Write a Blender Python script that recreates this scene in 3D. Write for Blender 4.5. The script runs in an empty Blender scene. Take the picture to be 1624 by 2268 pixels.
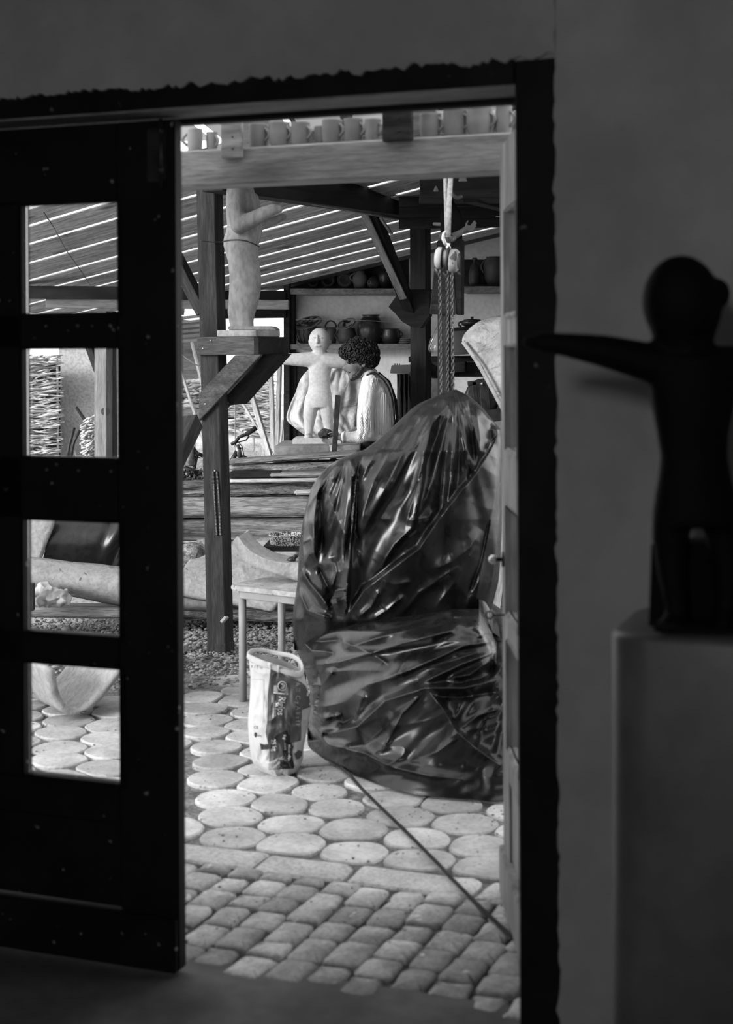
import bpy, bmesh, math, random
import numpy as np
from mathutils import Vector, Matrix, noise
random.seed(7); np.random.seed(7)
SC = bpy.context.scene
COL = SC.collection
# ---------------------------------------------------------------- camera, sky, lights, exposure
F, PX0, PY0, EYE, ROLL = 3400.0, 812.0, 775.0, 1.65, 0.0054
cd = bpy.data.cameras.new('camera'); cam = bpy.data.objects.new('camera', cd); COL.objects.link(cam)
cd.sensor_fit = 'HORIZONTAL'; cd.sensor_width = 24.0; cd.lens = 24.0 * F / 1624.0
cd.shift_y = -(1134.0 - PY0) / 1624.0
cd.clip_start = 0.05; cd.clip_end = 200
cd.dof.use_dof = True; cd.dof.focus_distance = 9.6; cd.dof.aperture_fstop = 3.2
cam.matrix_world = Matrix.Translation((0, 0, EYE)) @ Matrix.Rotation(math.radians(90), 4, 'X') @ Matrix.Rotation(-ROLL, 4, 'Z')
SC.camera = cam
w = bpy.data.worlds.new('world'); SC.world = w; w.use_nodes = True
bg = w.node_tree.nodes['Background']; bg.inputs[0].default_value = (1, 1, 1, 1); bg.inputs[1].default_value = 2.1
sd = bpy.data.lights.new('sun', 'SUN'); sd.energy = 4.6; sd.angle = math.radians(24)
sun = bpy.data.objects.new('sun', sd); COL.objects.link(sun)
sun.rotation_euler = Vector((0.76, 0.56, -0.27)).to_track_quat('-Z', 'Y').to_euler()
ad = bpy.data.lights.new('window_daylight', 'AREA'); ad.shape = 'RECTANGLE'; ad.size = 0.42; ad.size_y = 0.34; ad.energy = 40
area = bpy.data.objects.new('window_daylight', ad); COL.objects.link(area)
area.location = (-1.16, -2.35, 2.40)
area.rotation_euler = Vector((1.5, 5.2, -0.75)).to_track_quat('-Z', 'Y').to_euler()
vs = SC.view_settings; vs.view_transform = 'Standard'; vs.look = 'None'; vs.gamma = 1; vs.use_curve_mapping = False
vs.exposure = 0.0

# ---------------------------------------------------------------- picture <-> place
def P(px, py, Y):
    dx, dy = px - PX0, py - PY0
    return Vector(((dx - ROLL * dy) * Y / F, Y, EYE - (dy + ROLL * dx) * Y / F))
def G(px, py, z=0.0):
    dx, dy = px - PX0, py - PY0
    return P(px, py, F * (EYE - z) / (dy + ROLL * dx))
def proj(v):
    a = F * v[0] / v[1]; b = F * (EYE - v[2]) / v[1]
    return PX0 + a + ROLL * b, PY0 + b - ROLL * a
TH = math.radians(20.8); CT, ST = math.cos(TH), math.sin(TH)
U, W, Z = Vector((CT, -ST, 0)), Vector((ST, CT, 0)), Vector((0, 0, 1))
def HS(u, wv, z): return U * u + W * wv + Z * z
def HW(px, py, wv):
    a = ((px - PX0) - ROLL * (py - PY0)) / F
    v = P(px, py, wv / (ST * a + CT)); return v.dot(U), v.z
# ---------------------------------------------------------------- materials
MATS = {}
def lin(s): return (s / 255.0) ** 2.2
def mat(name, c0, c1, scale=6, stretch=(1, 1, 1), rough=.75, bump=.25, spec=.3, detail=7, spots=None, knots=None, metallic=0, dist=0.0,
        fine=None, vary=None, rand=True, lo=.35, hi=.66, noise_type='FBM', bump_dist=.01):
    if name in MATS: return MATS[name]
    m = bpy.data.materials.new(name); m.use_nodes = True; nt = m.node_tree; N, L = nt.nodes, nt.links
    b = N['Principled BSDF']; b.inputs['Roughness'].default_value = rough; b.inputs['Metallic'].default_value = metallic
    b.inputs['Specular IOR Level'].default_value = spec
    tc = N.new('ShaderNodeTexCoord'); mp = N.new('ShaderNodeMapping'); mp.inputs['Scale'].default_value = stretch
    L.new(tc.outputs['Object'], mp.inputs['Vector']); vec = mp.outputs[0]
    if rand:
        oi = N.new('ShaderNodeObjectInfo'); mu = N.new('ShaderNodeMath'); mu.operation = 'MULTIPLY'; mu.inputs[1].default_value = 37.0
        L.new(oi.outputs['Random'], mu.inputs[0]); ad_ = N.new('ShaderNodeVectorMath'); ad_.operation = 'ADD'
        L.new(vec, ad_.inputs[0]); L.new(mu.outputs[0], ad_.inputs[1]); vec = ad_.outputs[0]
    def nz(sc, d=detail, t='FBM', v=vec):
        n = N.new('ShaderNodeTexNoise'); n.inputs['Scale'].default_value = sc; n.inputs['Detail'].default_value = d
        n.inputs['Distortion'].default_value = dist; n.noise_type = t; L.new(v, n.inputs['Vector']); return n.outputs[0]
    def ramp(src, stops, interp='LINEAR'):
        r = N.new('ShaderNodeValToRGB'); r.color_ramp.interpolation = interp; e = r.color_ramp.elements
        e[0].position, e[0].color = stops[0][0], (*[stops[0][1]] * 3, 1); e[1].position, e[1].color = stops[1][0], (*[stops[1][1]] * 3, 1)
        L.new(src, r.inputs[0]); return r.outputs[0]
    def mix(fac, a, bb):
        x = N.new('ShaderNodeMix'); x.data_type = 'RGBA'
        L.new(fac, x.inputs[0]); L.new(a, x.inputs[6])
        if isinstance(bb, float): x.inputs[7].default_value = (bb, bb, bb, 1)
        else: L.new(bb, x.inputs[7])
        return x.outputs[2]
    h = nz(scale, detail, noise_type); col = ramp(h, ((lo, c0), (hi, c1)))
    if fine:
        f = nz(fine[0], 4); fr = ramp(f, ((.35, fine[1]), (.6, 1.0)))
        x = N.new('ShaderNodeMix'); x.data_type = 'RGBA'; x.blend_type = 'MULTIPLY'; x.inputs[0].default_value = 1
        L.new(col, x.inputs[6]); L.new(fr, x.inputs[7]); col = x.outputs[2]
    if vary:
        vr = N.new('ShaderNodeMapRange'); vr.inputs[3].default_value = vary[0]; vr.inputs[4].default_value = vary[1]; L.new(oi.outputs['Random'], vr.inputs[0])
        x = N.new('ShaderNodeMix'); x.data_type = 'RGBA'; x.blend_type = 'MULTIPLY'; x.inputs[0].default_value = 1
        L.new(col, x.inputs[6]); L.new(vr.outputs[0], x.inputs[7]); col = x.outputs[2]
    if knots:
        v = N.new('ShaderNodeTexVoronoi'); v.inputs['Scale'].default_value = knots[0]
        m2 = N.new('ShaderNodeMapping'); m2.inputs['Scale'].default_value = (1, 2.2, 2.2); L.new(tc.outputs['Object'], m2.inputs['Vector'])
        a3 = N.new('ShaderNodeVectorMath'); a3.operation = 'ADD'; L.new(m2.outputs[0], a3.inputs[0])
        if rand: L.new(mu.outputs[0], a3.inputs[1])
        L.new(a3.outputs[0], v.inputs['Vector'])
        col = mix(ramp(v.outputs['Distance'], ((knots[1], 1.0), (knots[1] * 2.2, 0.0))), col, float(knots[2]))
    if spots:
        s = nz(spots[0], 2); col = mix(ramp(s, ((spots[1], 0.0), (spots[1] + .02, 1.0))), col, float(spots[2]))
    L.new(col, b.inputs['Base Color'])
    if bump:
        bp = N.new('ShaderNodeBump'); bp.inputs['Strength'].default_value = bump; bp.inputs['Distance'].default_value = bump_dist
        L.new(h, bp.inputs['Height']); L.new(bp.outputs[0], b.inputs['Normal'])
    MATS[name] = m; return m
def wood(name, c0, c1, k=1.0, knots=True, bump=.35, rough=.75, grain=.6, kn=1.6):
    return mat(name, c0, c1, 2.6 * k, (1.0, 9, 9), rough, bump, .25, 8, knots=(kn, .10, c0 * .35) if knots else None, dist=.6, fine=(14, grain), vary=(.78, 1.2))
m_wall = mat('wall_plaster', .32, .40, 2.2, rough=.95, bump=.25, spec=.1, spots=None, fine=(9, .9), rand=False)
m_black = mat('black_paint', .004, .008, 9, rough=.55, bump=.15, spec=.18, spots=(38, .725, .22), fine=(3, .6))
m_blackwood = mat('black_painted_frame', .004, .009, 9, rough=.6, bump=.2, spec=.15, spots=(30, .74, .12))
m_greypaint = mat('weathered_grey_paint', .17, .30, 3, (3, 3, .6), rough=.6, bump=.2, fine=(12, .7))
m_soffit_window = wood('lit_soffit_and_window_wood', .25, .34)  # pale tone stands for light on the door soffit; also window frame wood
m_floor = mat('concrete_floor', .055, .11, 3.5, rough=.8, bump=.2, fine=(18, .8), spots=None, rand=False)
m_earth = mat('joint_earth', .11, .25, 11, rough=1, bump=.7, spec=.1, fine=(60, .5), rand=False)
m_sett = mat('granite_sett', .30, .50, 9, rough=.85, bump=.5, spec=.2, fine=(70, .72), spots=(20, .70, .5), vary=(.6, 1.15))
m_disc = mat('sawn_log_disc', .36, .52, 7, rough=.95, bump=.35, spec=.1, fine=(60, .8), spots=(34, .735, .12), vary=(.72, 1.12))
m_bed = mat('dark_joint_sand', .035, .10, 14, rough=1, bump=.6, spec=.1, fine=(60, .5), rand=False)
m_slab = mat('kerb_stone', .36, .5, 9, rough=.9, bump=.5, spec=.15, fine=(70, .7))
m_gravel = mat('gravel', .10, .28, 30, rough=.9, bump=.2)
m_grass = mat('pale_grass', .38, .62, 5, rough=1, bump=.8, fine=(50, .5), rand=False)
m_wood_beam = wood('pale_beam_wood', .20, .36, grain=.7, kn=1.3)
m_wood_post = wood('post_wood', .015, .04, grain=.45)
m_wood_dark = wood('stained_and_shaded_wood', .006, .018, knots=False)
m_wood_brown = wood('brown_bracket_wood', .038, .082, grain=.5)
m_wood_roof = wood('roof_board_wood', .24, .5, 1.3, grain=.55, kn=2.6)
m_wood_old = wood('old_grey_timber', .15, .34, 1.5, knots=False, bump=1, grain=.42)
m_bark = mat('rough_bark', .03, .34, 4, (1.2, 5, 8), rough=.95, bump=1, spec=.1, fine=(30, .4), dist=.8, bump_dist=.02)
m_wood_shelf = wood('shelf_board_wood', .13, .26)
m_wood_light = wood('pale_pole_wood', .45, .66, knots=False, bump=.15)
m_clay = mat('pale_clay', .27, .36, 6, rough=.9, bump=.9, fine=(40, .76), spots=(16, .70, .12), bump_dist=.02, dist=.7)
m_clay_dark = mat('grey_clay', .17, .28, 5, rough=.9, bump=.4, fine=(40, .75))
m_stone_fig = mat('sandstone_figure', .42, .50, 7, rough=.9, bump=.3, spec=.1, fine=(50, .84), rand=False)
m_torso = mat('weathered_torso_wood', .13, .27, 4, (1, 1, .45), rough=.85, bump=.3, fine=(45, .7), rand=False)
m_figure_black = mat('dark_figure_wood', .003, .005, 8, rough=.7, bump=.1, spec=.1)
m_plinth = mat('plinth_plaster', .075, .11, 3, spec=.45, rough=.45, bump=.2, fine=(14, .8), rand=False, spots=(7, .76, .06))
m_backwall = mat('workshop_limewash', .72, .84, 3, rough=.95, bump=.15, fine=(30, .88), rand=False)
m_boarddark = wood('dark_board', .012, .03, knots=False)
m_pot = mat('glazed_dark_pot', .012, .03, 6, rough=.3, bump=.08, spec=.5)
m_pot2 = mat('stoneware_pot', .035, .08, 8, rough=.5, bump=.1, spec=.4)
m_pot3 = mat('pale_earthenware', .10, .18, 8, rough=.7, bump=.15)
m_mug = mat('unglazed_mug_clay', .22, .32, 9, rough=.8, bump=.1)
m_glaze = mat('patterned_glaze', .02, .3, 26, rough=.35, bump=0, lo=.48, hi=.53, detail=1)
m_metal = mat('worn_steel', .16, .36, 20, rough=.4, bump=.1, metallic=.8)
m_metal_dark = mat('dark_steel', .02, .05, 20, rough=.4, bump=.1, metallic=.5)
m_brass = mat('pale_brass', .5, .65, 20, rough=.3, bump=0, metallic=.7)
m_hoist = mat('chipped_hoist_paint', .16, .4, 10, rough=.5, bump=.2, spots=(18, .66, .04))
m_strap = mat('webbing_strap', .22, .34, 60, rough=.8, bump=.3)
m_paper = mat('bag_paper', .38, .46, 7, rough=.7, bump=.5, rand=False, fine=(26, .9))
m_print = mat('bag_print', .040, .075, 9, rough=.6, bump=.3, rand=False)
m_printdark = mat('bag_print_dark', .008, .014, 9, rough=.6, bump=.1)
m_printgrey = mat('bag_print_grey', .22, .3, 9, rough=.6, bump=.1)
m_ink = mat('black_ink', .02, .03, 9, rough=.6, bump=0)
m_white_ink = mat('white_ink', .6, .68, 9, rough=.6, bump=0)
m_skin = mat('skin', .10, .15, 18, rough=.55, bump=.1, spec=.3)
m_hair = mat('dark_hair', .006, .014, 40, rough=.5, bump=.3, spec=.3)
m_knit = mat('cream_knit', .58, .70, 60, (1, 1, .35), rough=.95, bump=.8, spec=.1, rand=False)
m_trouser = mat('black_trousers', .008, .014, 30, rough=.9, bump=.3)
m_cloth = mat('pale_crumpled_sheet', .34, .66, 5, rough=.8, bump=.9, fine=(22, .7), bump_dist=.04, dist=.8)
m_sack = mat('fibrous_sacking', .10, .42, 16, (1, 1, 1), rough=.95, bump=1, fine=(60, .4), bump_dist=.02, dist=1.2)
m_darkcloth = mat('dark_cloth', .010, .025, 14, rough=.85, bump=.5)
m_twig = mat('peeled_twig', .36, .74, 10, (1, 1, 1), rough=.9, bump=.3)
m_plaster_paper = mat('plastered_paper', .27, .4, 8, rough=.85, bump=1.0, fine=(30, .85), bump_dist=.06, dist=.6)
m_carton = mat('grey_carton', .10, .14, 6, rough=.85, bump=.1)
m_enamel = mat('speckled_enamel', .05, .5, 120, rough=.5, bump=.1, lo=.47, hi=.53, detail=2)
m_shed = mat('dark_shed_roof', .05, .09, 6, rough=.7, bump=.2)
m_fencewood = wood('grey_fence_board', .08, .15, knots=False)
m_leaf = mat('dark_leaves', .02, .07, 20, rough=.7, bump=.2)
m_roofsheet = mat('cloudy_roof_sheet', .22, .32, 4, rough=.6, bump=.1, rand=False)
m_straw = mat('straw', .35, .55, 10, rough=.9, bump=.1)
def glass_mat(name, dirt=.05):
    m = bpy.data.materials.new(name); m.use_nodes = True; nt = m.node_tree; N, L = nt.nodes, nt.links
    N.remove(N['Principled BSDF']); out = N['Material Output']
    t = N.new('ShaderNodeBsdfTransparent'); g = N.new('ShaderNodeBsdfGlossy'); g.inputs['Roughness'].default_value = .05
    d = N.new('ShaderNodeBsdfDiffuse'); d.inputs[0].default_value = (.4, .4, .4, 1)
    n = N.new('ShaderNodeTexNoise'); n.inputs['Scale'].default_value = 6
    mu = N.new('ShaderNodeMath'); mu.operation = 'MULTIPLY'; mu.inputs[1].default_value = dirt * 2; L.new(n.outputs[0], mu.inputs[0])
    fr = N.new('ShaderNodeFresnel'); fr.inputs[0].default_value = 1.25
    m1 = N.new('ShaderNodeMixShader'); L.new(mu.outputs[0], m1.inputs[0]); L.new(t.outputs[0], m1.inputs[1]); L.new(d.outputs[0], m1.inputs[2])
    m2 = N.new('ShaderNodeMixShader'); L.new(fr.outputs[0], m2.inputs[0]); L.new(m1.outputs[0], m2.inputs[1]); L.new(g.outputs[0], m2.inputs[2])
    L.new(m2.outputs[0], out.inputs[0]); return m
m_glass = glass_mat('window_glass')
m_clearbag = glass_mat('clear_plastic', .12)
def tarp_mat():
    m = bpy.data.materials.new('black_polythene'); m.use_nodes = True; nt = m.node_tree; N, L = nt.nodes, nt.links
    b = N['Principled BSDF']; b.inputs['Specular IOR Level'].default_value = .42
    tc = N.new('ShaderNodeTexCoord')
    def nz(sc, det, t='FBM', dist=0):
        n = N.new('ShaderNodeTexNoise'); n.inputs['Scale'].default_value = sc; n.inputs['Detail'].default_value = det; n.noise_type = t
        n.inputs['Distortion'].default_value = dist; L.new(tc.outputs['Object'], n.inputs['Vector']); return n.outputs[0]
    dm = N.new('ShaderNodeValToRGB'); e = dm.color_ramp.elements; e[0].position = .48; e[1].position = .95
    e[0].color = (0, 0, 0, 1); e[1].color = (1, 1, 1, 1)
    L.new(nz(9, 12, dist=1.0), dm.inputs[0])
    sp = N.new('ShaderNodeValToRGB'); e = sp.color_ramp.elements; e[0].position = .70; e[1].position = .74; e[0].color = (0, 0, 0, 1); e[1].color = (.5, .5, .5, 1)
    L.new(nz(55, 2), sp.inputs[0])
    mx = N.new('ShaderNodeMath'); mx.operation = 'MAXIMUM'; L.new(dm.outputs[0], mx.inputs[0]); L.new(sp.outputs[0], mx.inputs[1])
    c = N.new('ShaderNodeMix'); c.data_type = 'RGBA'; c.inputs[6].default_value = (.005, .005, .005, 1); c.inputs[7].default_value = (.026, .026, .026, 1)
    L.new(mx.outputs[0], c.inputs[0]); L.new(c.outputs[2], b.inputs['Base Color'])
    r = N.new('ShaderNodeMapRange'); r.inputs[3].default_value = .27; r.inputs[4].default_value = .45; L.new(dm.outputs[0], r.inputs[0]); L.new(r.outputs[0], b.inputs['Roughness'])
    bp = N.new('ShaderNodeBump'); bp.inputs['Strength'].default_value = .12; bp.inputs['Distance'].default_value = .010
    L.new(nz(16, 3, 'RIDGED_MULTIFRACTAL', .5), bp.inputs['Height'])
    L.new(bp.outputs[0], b.inputs['Normal']); return m
m_tarp = tarp_mat()
# ---------------------------------------------------------------- builders
LOC = {}
def tag(o, label=None, cat=None, group=None, kind=None):
    if label: o['label'] = label
    if cat: o['category'] = cat
    if group: o['group'] = group
    if kind: o['kind'] = kind
    return o
def thing(name, loc, label=None, cat=None, group=None, kind=None):
    o = bpy.data.objects.new(name, None); o.empty_display_size = .05; COL.objects.link(o); o.location = loc
    LOC[o] = Matrix.Translation(Vector(loc)); return tag(o, label, cat, group, kind)
def attach(o, parent):
    if parent is None: return o
    o.parent = parent; o.matrix_parent_inverse = LOC[parent].inverted(); return o
def link_mesh(name, me, m, parent=None, M=None, smooth=False):
    me.materials.append(m)
    if smooth: me.polygons.foreach_set('use_smooth', [True] * len(me.polygons))
    o = bpy.data.objects.new(name, me); COL.objects.link(o)
    M = M or Matrix.Identity(4); LOC[o] = M.copy(); o.matrix_basis = M
    return attach(o, parent)
def mk(name, verts, faces, m, parent=None, smooth=False, center=True):
    verts = [Vector(v) for v in verts]
    c = Vector((0, 0, 0))
    if center:
        c = sum(verts, Vector()) / len(verts); zs = min(v.z for v in verts); c.z = zs
    me = bpy.data.meshes.new(name); me.from_pydata([tuple(v - c) for v in verts], [], faces); me.update()
    return link_mesh(name, me, m, parent, Matrix.Translation(c), smooth)
def bm_obj(name, bm, m, parent=None, M=None, smooth=False):
    bmesh.ops.recalc_face_normals(bm, faces=bm.faces)
    me = bpy.data.meshes.new(name); bm.to_mesh(me); bm.free(); return link_mesh(name, me, m, parent, M, smooth)
def frame(p0, p1, up=Z):
    x = (p1 - p0).normalized(); y = up.cross(x)
    if y.length < 1e-4: y = Vector((0, 1, 0)).cross(x)
    y.normalize(); z = x.cross(y)
    M = Matrix((x, y, z)).transposed().to_4x4(); M.translation = (p0 + p1) / 2; return M
def bar(name, p0, p1, wy, hz, m, parent=None, up=Z, bevel=.003, rough=0, seg=1, ends=0):
    """a squared timber from p0 to p1, wy wide across, hz high, grain along its own x"""
    p0, p1 = Vector(p0), Vector(p1); Lh = (p1 - p0).length / 2; M = frame(p0, p1, up)
    bm = bmesh.new(); bmesh.ops.create_cube(bm, size=1.0)
    for v in bm.verts: v.co = Vector((v.co.x * 2 * Lh, v.co.y * wy, v.co.z * hz))
    if bevel: bmesh.ops.bevel(bm, geom=list(bm.edges), offset=min(bevel, wy * .3, hz * .3), segments=1 if not rough else 2, affect='EDGES')
    if rough:
        es = [e for e in bm.edges if abs((e.verts[0].co - e.verts[1].co).x) > Lh]
        bmesh.ops.subdivide_edges(bm, edges=es, cuts=seg, use_grid_fill=True)
        es = [e for e in bm.edges if abs((e.verts[0].co - e.verts[1].co).x) < 1e-5 and e.calc_length() > min(wy, hz) * .4]
        bmesh.ops.subdivide_edges(bm, edges=es, cuts=3, use_grid_fill=True)
        o = Vector((random.random() * 50, random.random() * 50, 0))
        for v in bm.verts:
            n = noise.noise_vector(Vector((v.co.x * 2.2, v.co.y * 7, v.co.z * 7)) + o) * rough + noise.noise_vector(Vector((v.co.x * 9, v.co.y * 30, v.co.z * 30)) + o) * rough * .35
            v.co += Vector((n.x * ends, n.y, n.z))
    return bm_obj(name, bm, m, parent, M, smooth=bool(rough))
def hbox(name, u0, u1, w0, w1, z0, z1, m, parent=None, bevel=.003):
    c0 = HS(u0, (w0 + w1) / 2, (z0 + z1) / 2); c1 = HS(u1, (w0 + w1) / 2, (z0 + z1) / 2)
    return bar(name, c0, c1, abs(w1 - w0), abs(z1 - z0), m, parent, bevel=bevel)
def prism(name, poly, ext, m, parent=None, bevel=0, smooth=False):
    poly = [Vector(p) for p in poly]; ext = Vector(ext); c = sum(poly, Vector()) / len(poly)
    bm = bmesh.new(); a = [bm.verts.new(p - c) for p in poly]; b = [bm.verts.new(p - c + ext) for p in poly]; n = len(poly)
    bm.faces.new(a); bm.faces.new(b[::-1])
    for i in range(n): bm.faces.new((a[i], b[i], b[(i + 1) % n], a[(i + 1) % n]))
    if bevel: bmesh.ops.bevel(bm, geom=list(bm.edges), offset=bevel, segments=2, affect='EDGES')
    return bm_obj(name, bm, m, parent, Matrix.Translation(c), smooth)
def tube_geo(pts, r, sides=8, closed=False, flat=1.0, fdir=None):
    pts = [Vector(p) for p in pts]; n = len(pts); vs_, fs = [], []
    prev = None
    for i, p in enumerate(pts):
        t = (pts[(i + 1) % n] - pts[i - 1]) if closed else (pts[min(i + 1, n - 1)] - pts[max(i - 1, 0)])
        t.normalize()
        if prev is None: a = (fdir or (Z if abs(t.z) < .9 else Vector((1, 0, 0)))).cross(t)
        else: a = prev - t * prev.dot(t)
        if a.length < 1e-6: a = Vector((1, 0, 0)).cross(t)
        a.normalize(); prev = a; b = t.cross(a); rr = r[i] if isinstance(r, (list, tuple)) else r
        for k in range(sides):
            q = 2 * math.pi * k / sides; vs_.append(p + a * math.cos(q) * rr + b * math.sin(q) * rr * flat)
    m_ = n if closed else n - 1
    for i in range(m_):
        j = (i + 1) % n
        for k in range(sides):
            k2 = (k + 1) % sides; fs.append((i * sides + k, i * sides + k2, j * sides + k2, j * sides + k))
    if not closed: fs.append(tuple(range(sides))[::-1]); fs.append(tuple((n - 1) * sides + k for k in range(sides)))
    return vs_, fs
def tube(name, pts, r, m, parent=None, sides=8, closed=False, flat=1.0, fdir=None):
    v, f = tube_geo(pts, r, sides, closed, flat, fdir); return mk(name, v, f, m, parent, True)
def multi(name, geos, m, parent=None, smooth=True):
    V, Fc = [], []
    for v, f in geos:
        o = len(V); V += v; Fc += [tuple(i + o for i in q) for q in f]
    return mk(name, V, Fc, m, parent, smooth)
def lathe(name, prof, base, m, parent=None, seg=28, R=None, sx=1.0):
    """prof: (radius, height) list bottom -> top, walls as drawn"""
    V, Fc = [], []; n = len(prof); R = R or Matrix.Identity(3); base = Vector(base)
    for r, z in prof:
        for k in range(seg):
            q = 2 * math.pi * k / seg; V.append(base + R @ Vector((r * math.cos(q) * sx, r * math.sin(q) * sx, z)))
    for i in range(n - 1):
        for k in range(seg): Fc.append((i * seg + k, i * seg + (k + 1) % seg, (i + 1) * seg + (k + 1) % seg, (i + 1) * seg + k))
    Fc.append(tuple(range(seg))[::-1]); Fc.append(tuple((n - 1) * seg + k for k in range(seg)))
    return mk(name, V, Fc, m, parent, True)
def grid(name, rows, m, parent=None, thick=.01, smooth=True, sub=0):
    nr, nc = len(rows), len(rows[0]); V = [p for r in rows for p in r]
    Fc = [(i * nc + j, i * nc + j + 1, (i + 1) * nc + j + 1, (i + 1) * nc + j) for i in range(nr - 1) for j in range(nc - 1)]
    o = mk(name, V, Fc, m, parent, smooth)
    if sub: s = o.modifiers.new('sub', 'SUBSURF'); s.levels = s.render_levels = sub
    if thick: s = o.modifiers.new('sol', 'SOLIDIFY'); s.thickness = thick; s.offset = 0
    return o
def sphere_geo(c, r, seg=14, rings=9, R=None):
    c = Vector(c); rx, ry, rz = (r, r, r) if not isinstance(r, (list, tuple)) else r; V, Fc = [], []; R = R or Matrix.Identity(3)
    for i in range(rings + 1):
        t = math.pi * i / rings
        for k in range(seg):
            q = 2 * math.pi * k / seg; V.append(c + R @ Vector((rx * math.sin(t) * math.cos(q), ry * math.sin(t) * math.sin(q), rz * math.cos(t))))
    for i in range(rings):
        for k in range(seg): Fc.append((i * seg + k, (i + 1) * seg + k, (i + 1) * seg + (k + 1) % seg, i * seg + (k + 1) % seg))
    return V, Fc
def loft_geo(rings, seg=20):
    """rings: (center, rx, ry) horizontal ellipses"""
    V, Fc = [], []; n = len(rings)
    for c, rx, ry in rings:
        for k in range(seg):
            q = 2 * math.pi * k / seg; V.append(Vector(c) + Vector((rx * math.cos(q), ry * math.sin(q), 0)))
    for i in range(n - 1):
        for k in range(seg): Fc.append((i * seg + k, i * seg + (k + 1) % seg, (i + 1) * seg + (k + 1) % seg, (i + 1) * seg + k))
    Fc.append(tuple(range(seg))[::-1]); Fc.append(tuple((n - 1) * seg + k for k in range(seg)))
    return V, Fc
def limb(pts):
    """chain of (point, radius): capsules"""
    out = []
    for i, (p, r) in enumerate(pts):
        out.append(sphere_geo(p, r * .995, 14, 9))
        if i: out.append(tube_geo([pts[i - 1][0], p], [pts[i - 1][1], r], 14))
    return out
def organic(name, geos, voxel, m, parent=None, smooth=8):
    """several overlapping solids fused into one continuous skin"""
    V, Fc = [], []
    for v, f in geos:
        o = len(V); V += v; Fc += [tuple(i + o for i in q) for q in f]
    bm = bmesh.new(); vv = [bm.verts.new(x) for x in V]
    for f in Fc:
        try: bm.faces.new([vv[i] for i in f])
        except ValueError: pass
    bmesh.ops.remove_doubles(bm, verts=bm.verts, dist=1e-5); bmesh.ops.recalc_face_normals(bm, faces=bm.faces)
    me = bpy.data.meshes.new('tmp'); bm.to_mesh(me); bm.free()
    t = bpy.data.objects.new('tmp', me); COL.objects.link(t)
    r = t.modifiers.new('r', 'REMESH'); r.mode = 'VOXEL'; r.voxel_size = voxel
    s = t.modifiers.new('s', 'SMOOTH'); s.factor = .5; s.iterations = smooth
    bpy.context.view_layer.update(); dg = bpy.context.evaluated_depsgraph_get()
    me2 = bpy.data.meshes.new_from_object(t.evaluated_get(dg)); bpy.data.objects.remove(t); bpy.data.meshes.remove(me)
    me2.name = name; me2.materials.clear()
    n = len(me2.vertices); co = np.empty(n * 3); me2.vertices.foreach_get('co', co); co = co.reshape(-1, 3)
    c = co.mean(0); c[2] = co[:, 2].min(); me2.vertices.foreach_set('co', (co - c).ravel()); me2.update()
    return link_mesh(name, me2, m, parent, Matrix.Translation(Vector(c)), True)
def copy_of(o, name=None):
    c = o.copy(); COL.objects.link(c); return c
def pl(*a): return [Vector(x) for x in a]
# ================================================================ THE ROOM THE CAMERA STANDS IN
WF = 3.50                                    # inner face of the front wall (distance along W)
UR_IN, _ = HW(1146, 1200, WF)                # inner edge of the right jamb
UR_OUT, _ = HW(1240, 1200, WF)
UL_IN = UR_IN - 2.07; UL_OUT = UL_IN - .1
_, ZF = HW(760, 212, WF)                     # underside of the header
_, ZT = HW(760, 163, WF)                     # ragged top of the header
U0, U1, W0, CEIL = -2.6, 2.3, -2.75, 3.0
def ragged(n, amp, seed):
    return [noise.noise(Vector((i * .9, seed, 0))) * amp + noise.noise(Vector((i * .23, seed, 5))) * amp * .8 for i in range(n)]
wall = thing('wall_front', HS(0, WF, 0), kind='structure')
for nm, (a, b, c, d) in {'l': (U0, UL_OUT, 0, CEIL), 'r': (UR_OUT, U1, 0, CEIL), 't': (UL_OUT, UR_OUT, ZT, CEIL)}.items():
    hbox('masonry', a, b, WF, WF + .235, c, d, m_wall, wall, 0)
n = 160; rg = ragged(n, .008, 3.1); zs = [CEIL * i / (n - 1) for i in range(n)]
V = []; Fc = []
for i in range(n):
    e = UR_OUT - .004 + rg[i] * (1 if zs[i] < ZT else 1)
    V += [HS(e, WF - .012, zs[i]), HS(U1, WF - .012, zs[i]), HS(e, WF + .001, zs[i])]
for i in range(n - 1):
    a = i * 3; Fc += [(a, a + 1, a + 4, a + 3), (a + 2, a, a + 3, a + 5)]
mk('plaster_coat', V, Fc, m_wall, wall, False, False)
rg = ragged(n, .016, 8.7); V = []; Fc = []
for i in range(n):
    u = U0 + (UR_OUT + .0 - U0) * i / (n - 1); zb = ZT + rg[i] * .9
    V += [HS(u, WF - .012, zb), HS(u, WF - .012, CEIL), HS(u, WF + .001, zb)]
for i in range(n - 1):
    a = i * 3; Fc += [(a, a + 3, a + 4, a + 1), (a + 2, a + 5, a + 3, a)]
mk('plaster_coat', V, Fc, m_wall, wall, False, False)
for nm, box_ in {'wall_left': (U0 - .2, U0, W0, WF + .2, 0, CEIL), 'wall_right': (U1, U1 + .2, W0, WF + .2, 0, CEIL)}.items():
    tag(hbox(nm, *box_, m_wall, None, 0), kind='structure')
ul, wl = area.location.dot(U), W0              # back wall with the window that lights the room
wb = thing('wall_back', HS(0, W0, 0), kind='structure')
a0, a1, z0, z1 = ul - .5, ul + .5, 1.85, 2.68
for bx_ in ((U0, a0, 0, CEIL), (a1, U1, 0, CEIL), (a0, a1, 0, z0), (a0, a1, z1, CEIL)):
    hbox('masonry', bx_[0], bx_[1], W0 - .2, W0, bx_[2], bx_[3], m_wall, wb, 0)
wn = thing('window_1', HS(ul, W0, z0), kind='structure')
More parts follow.
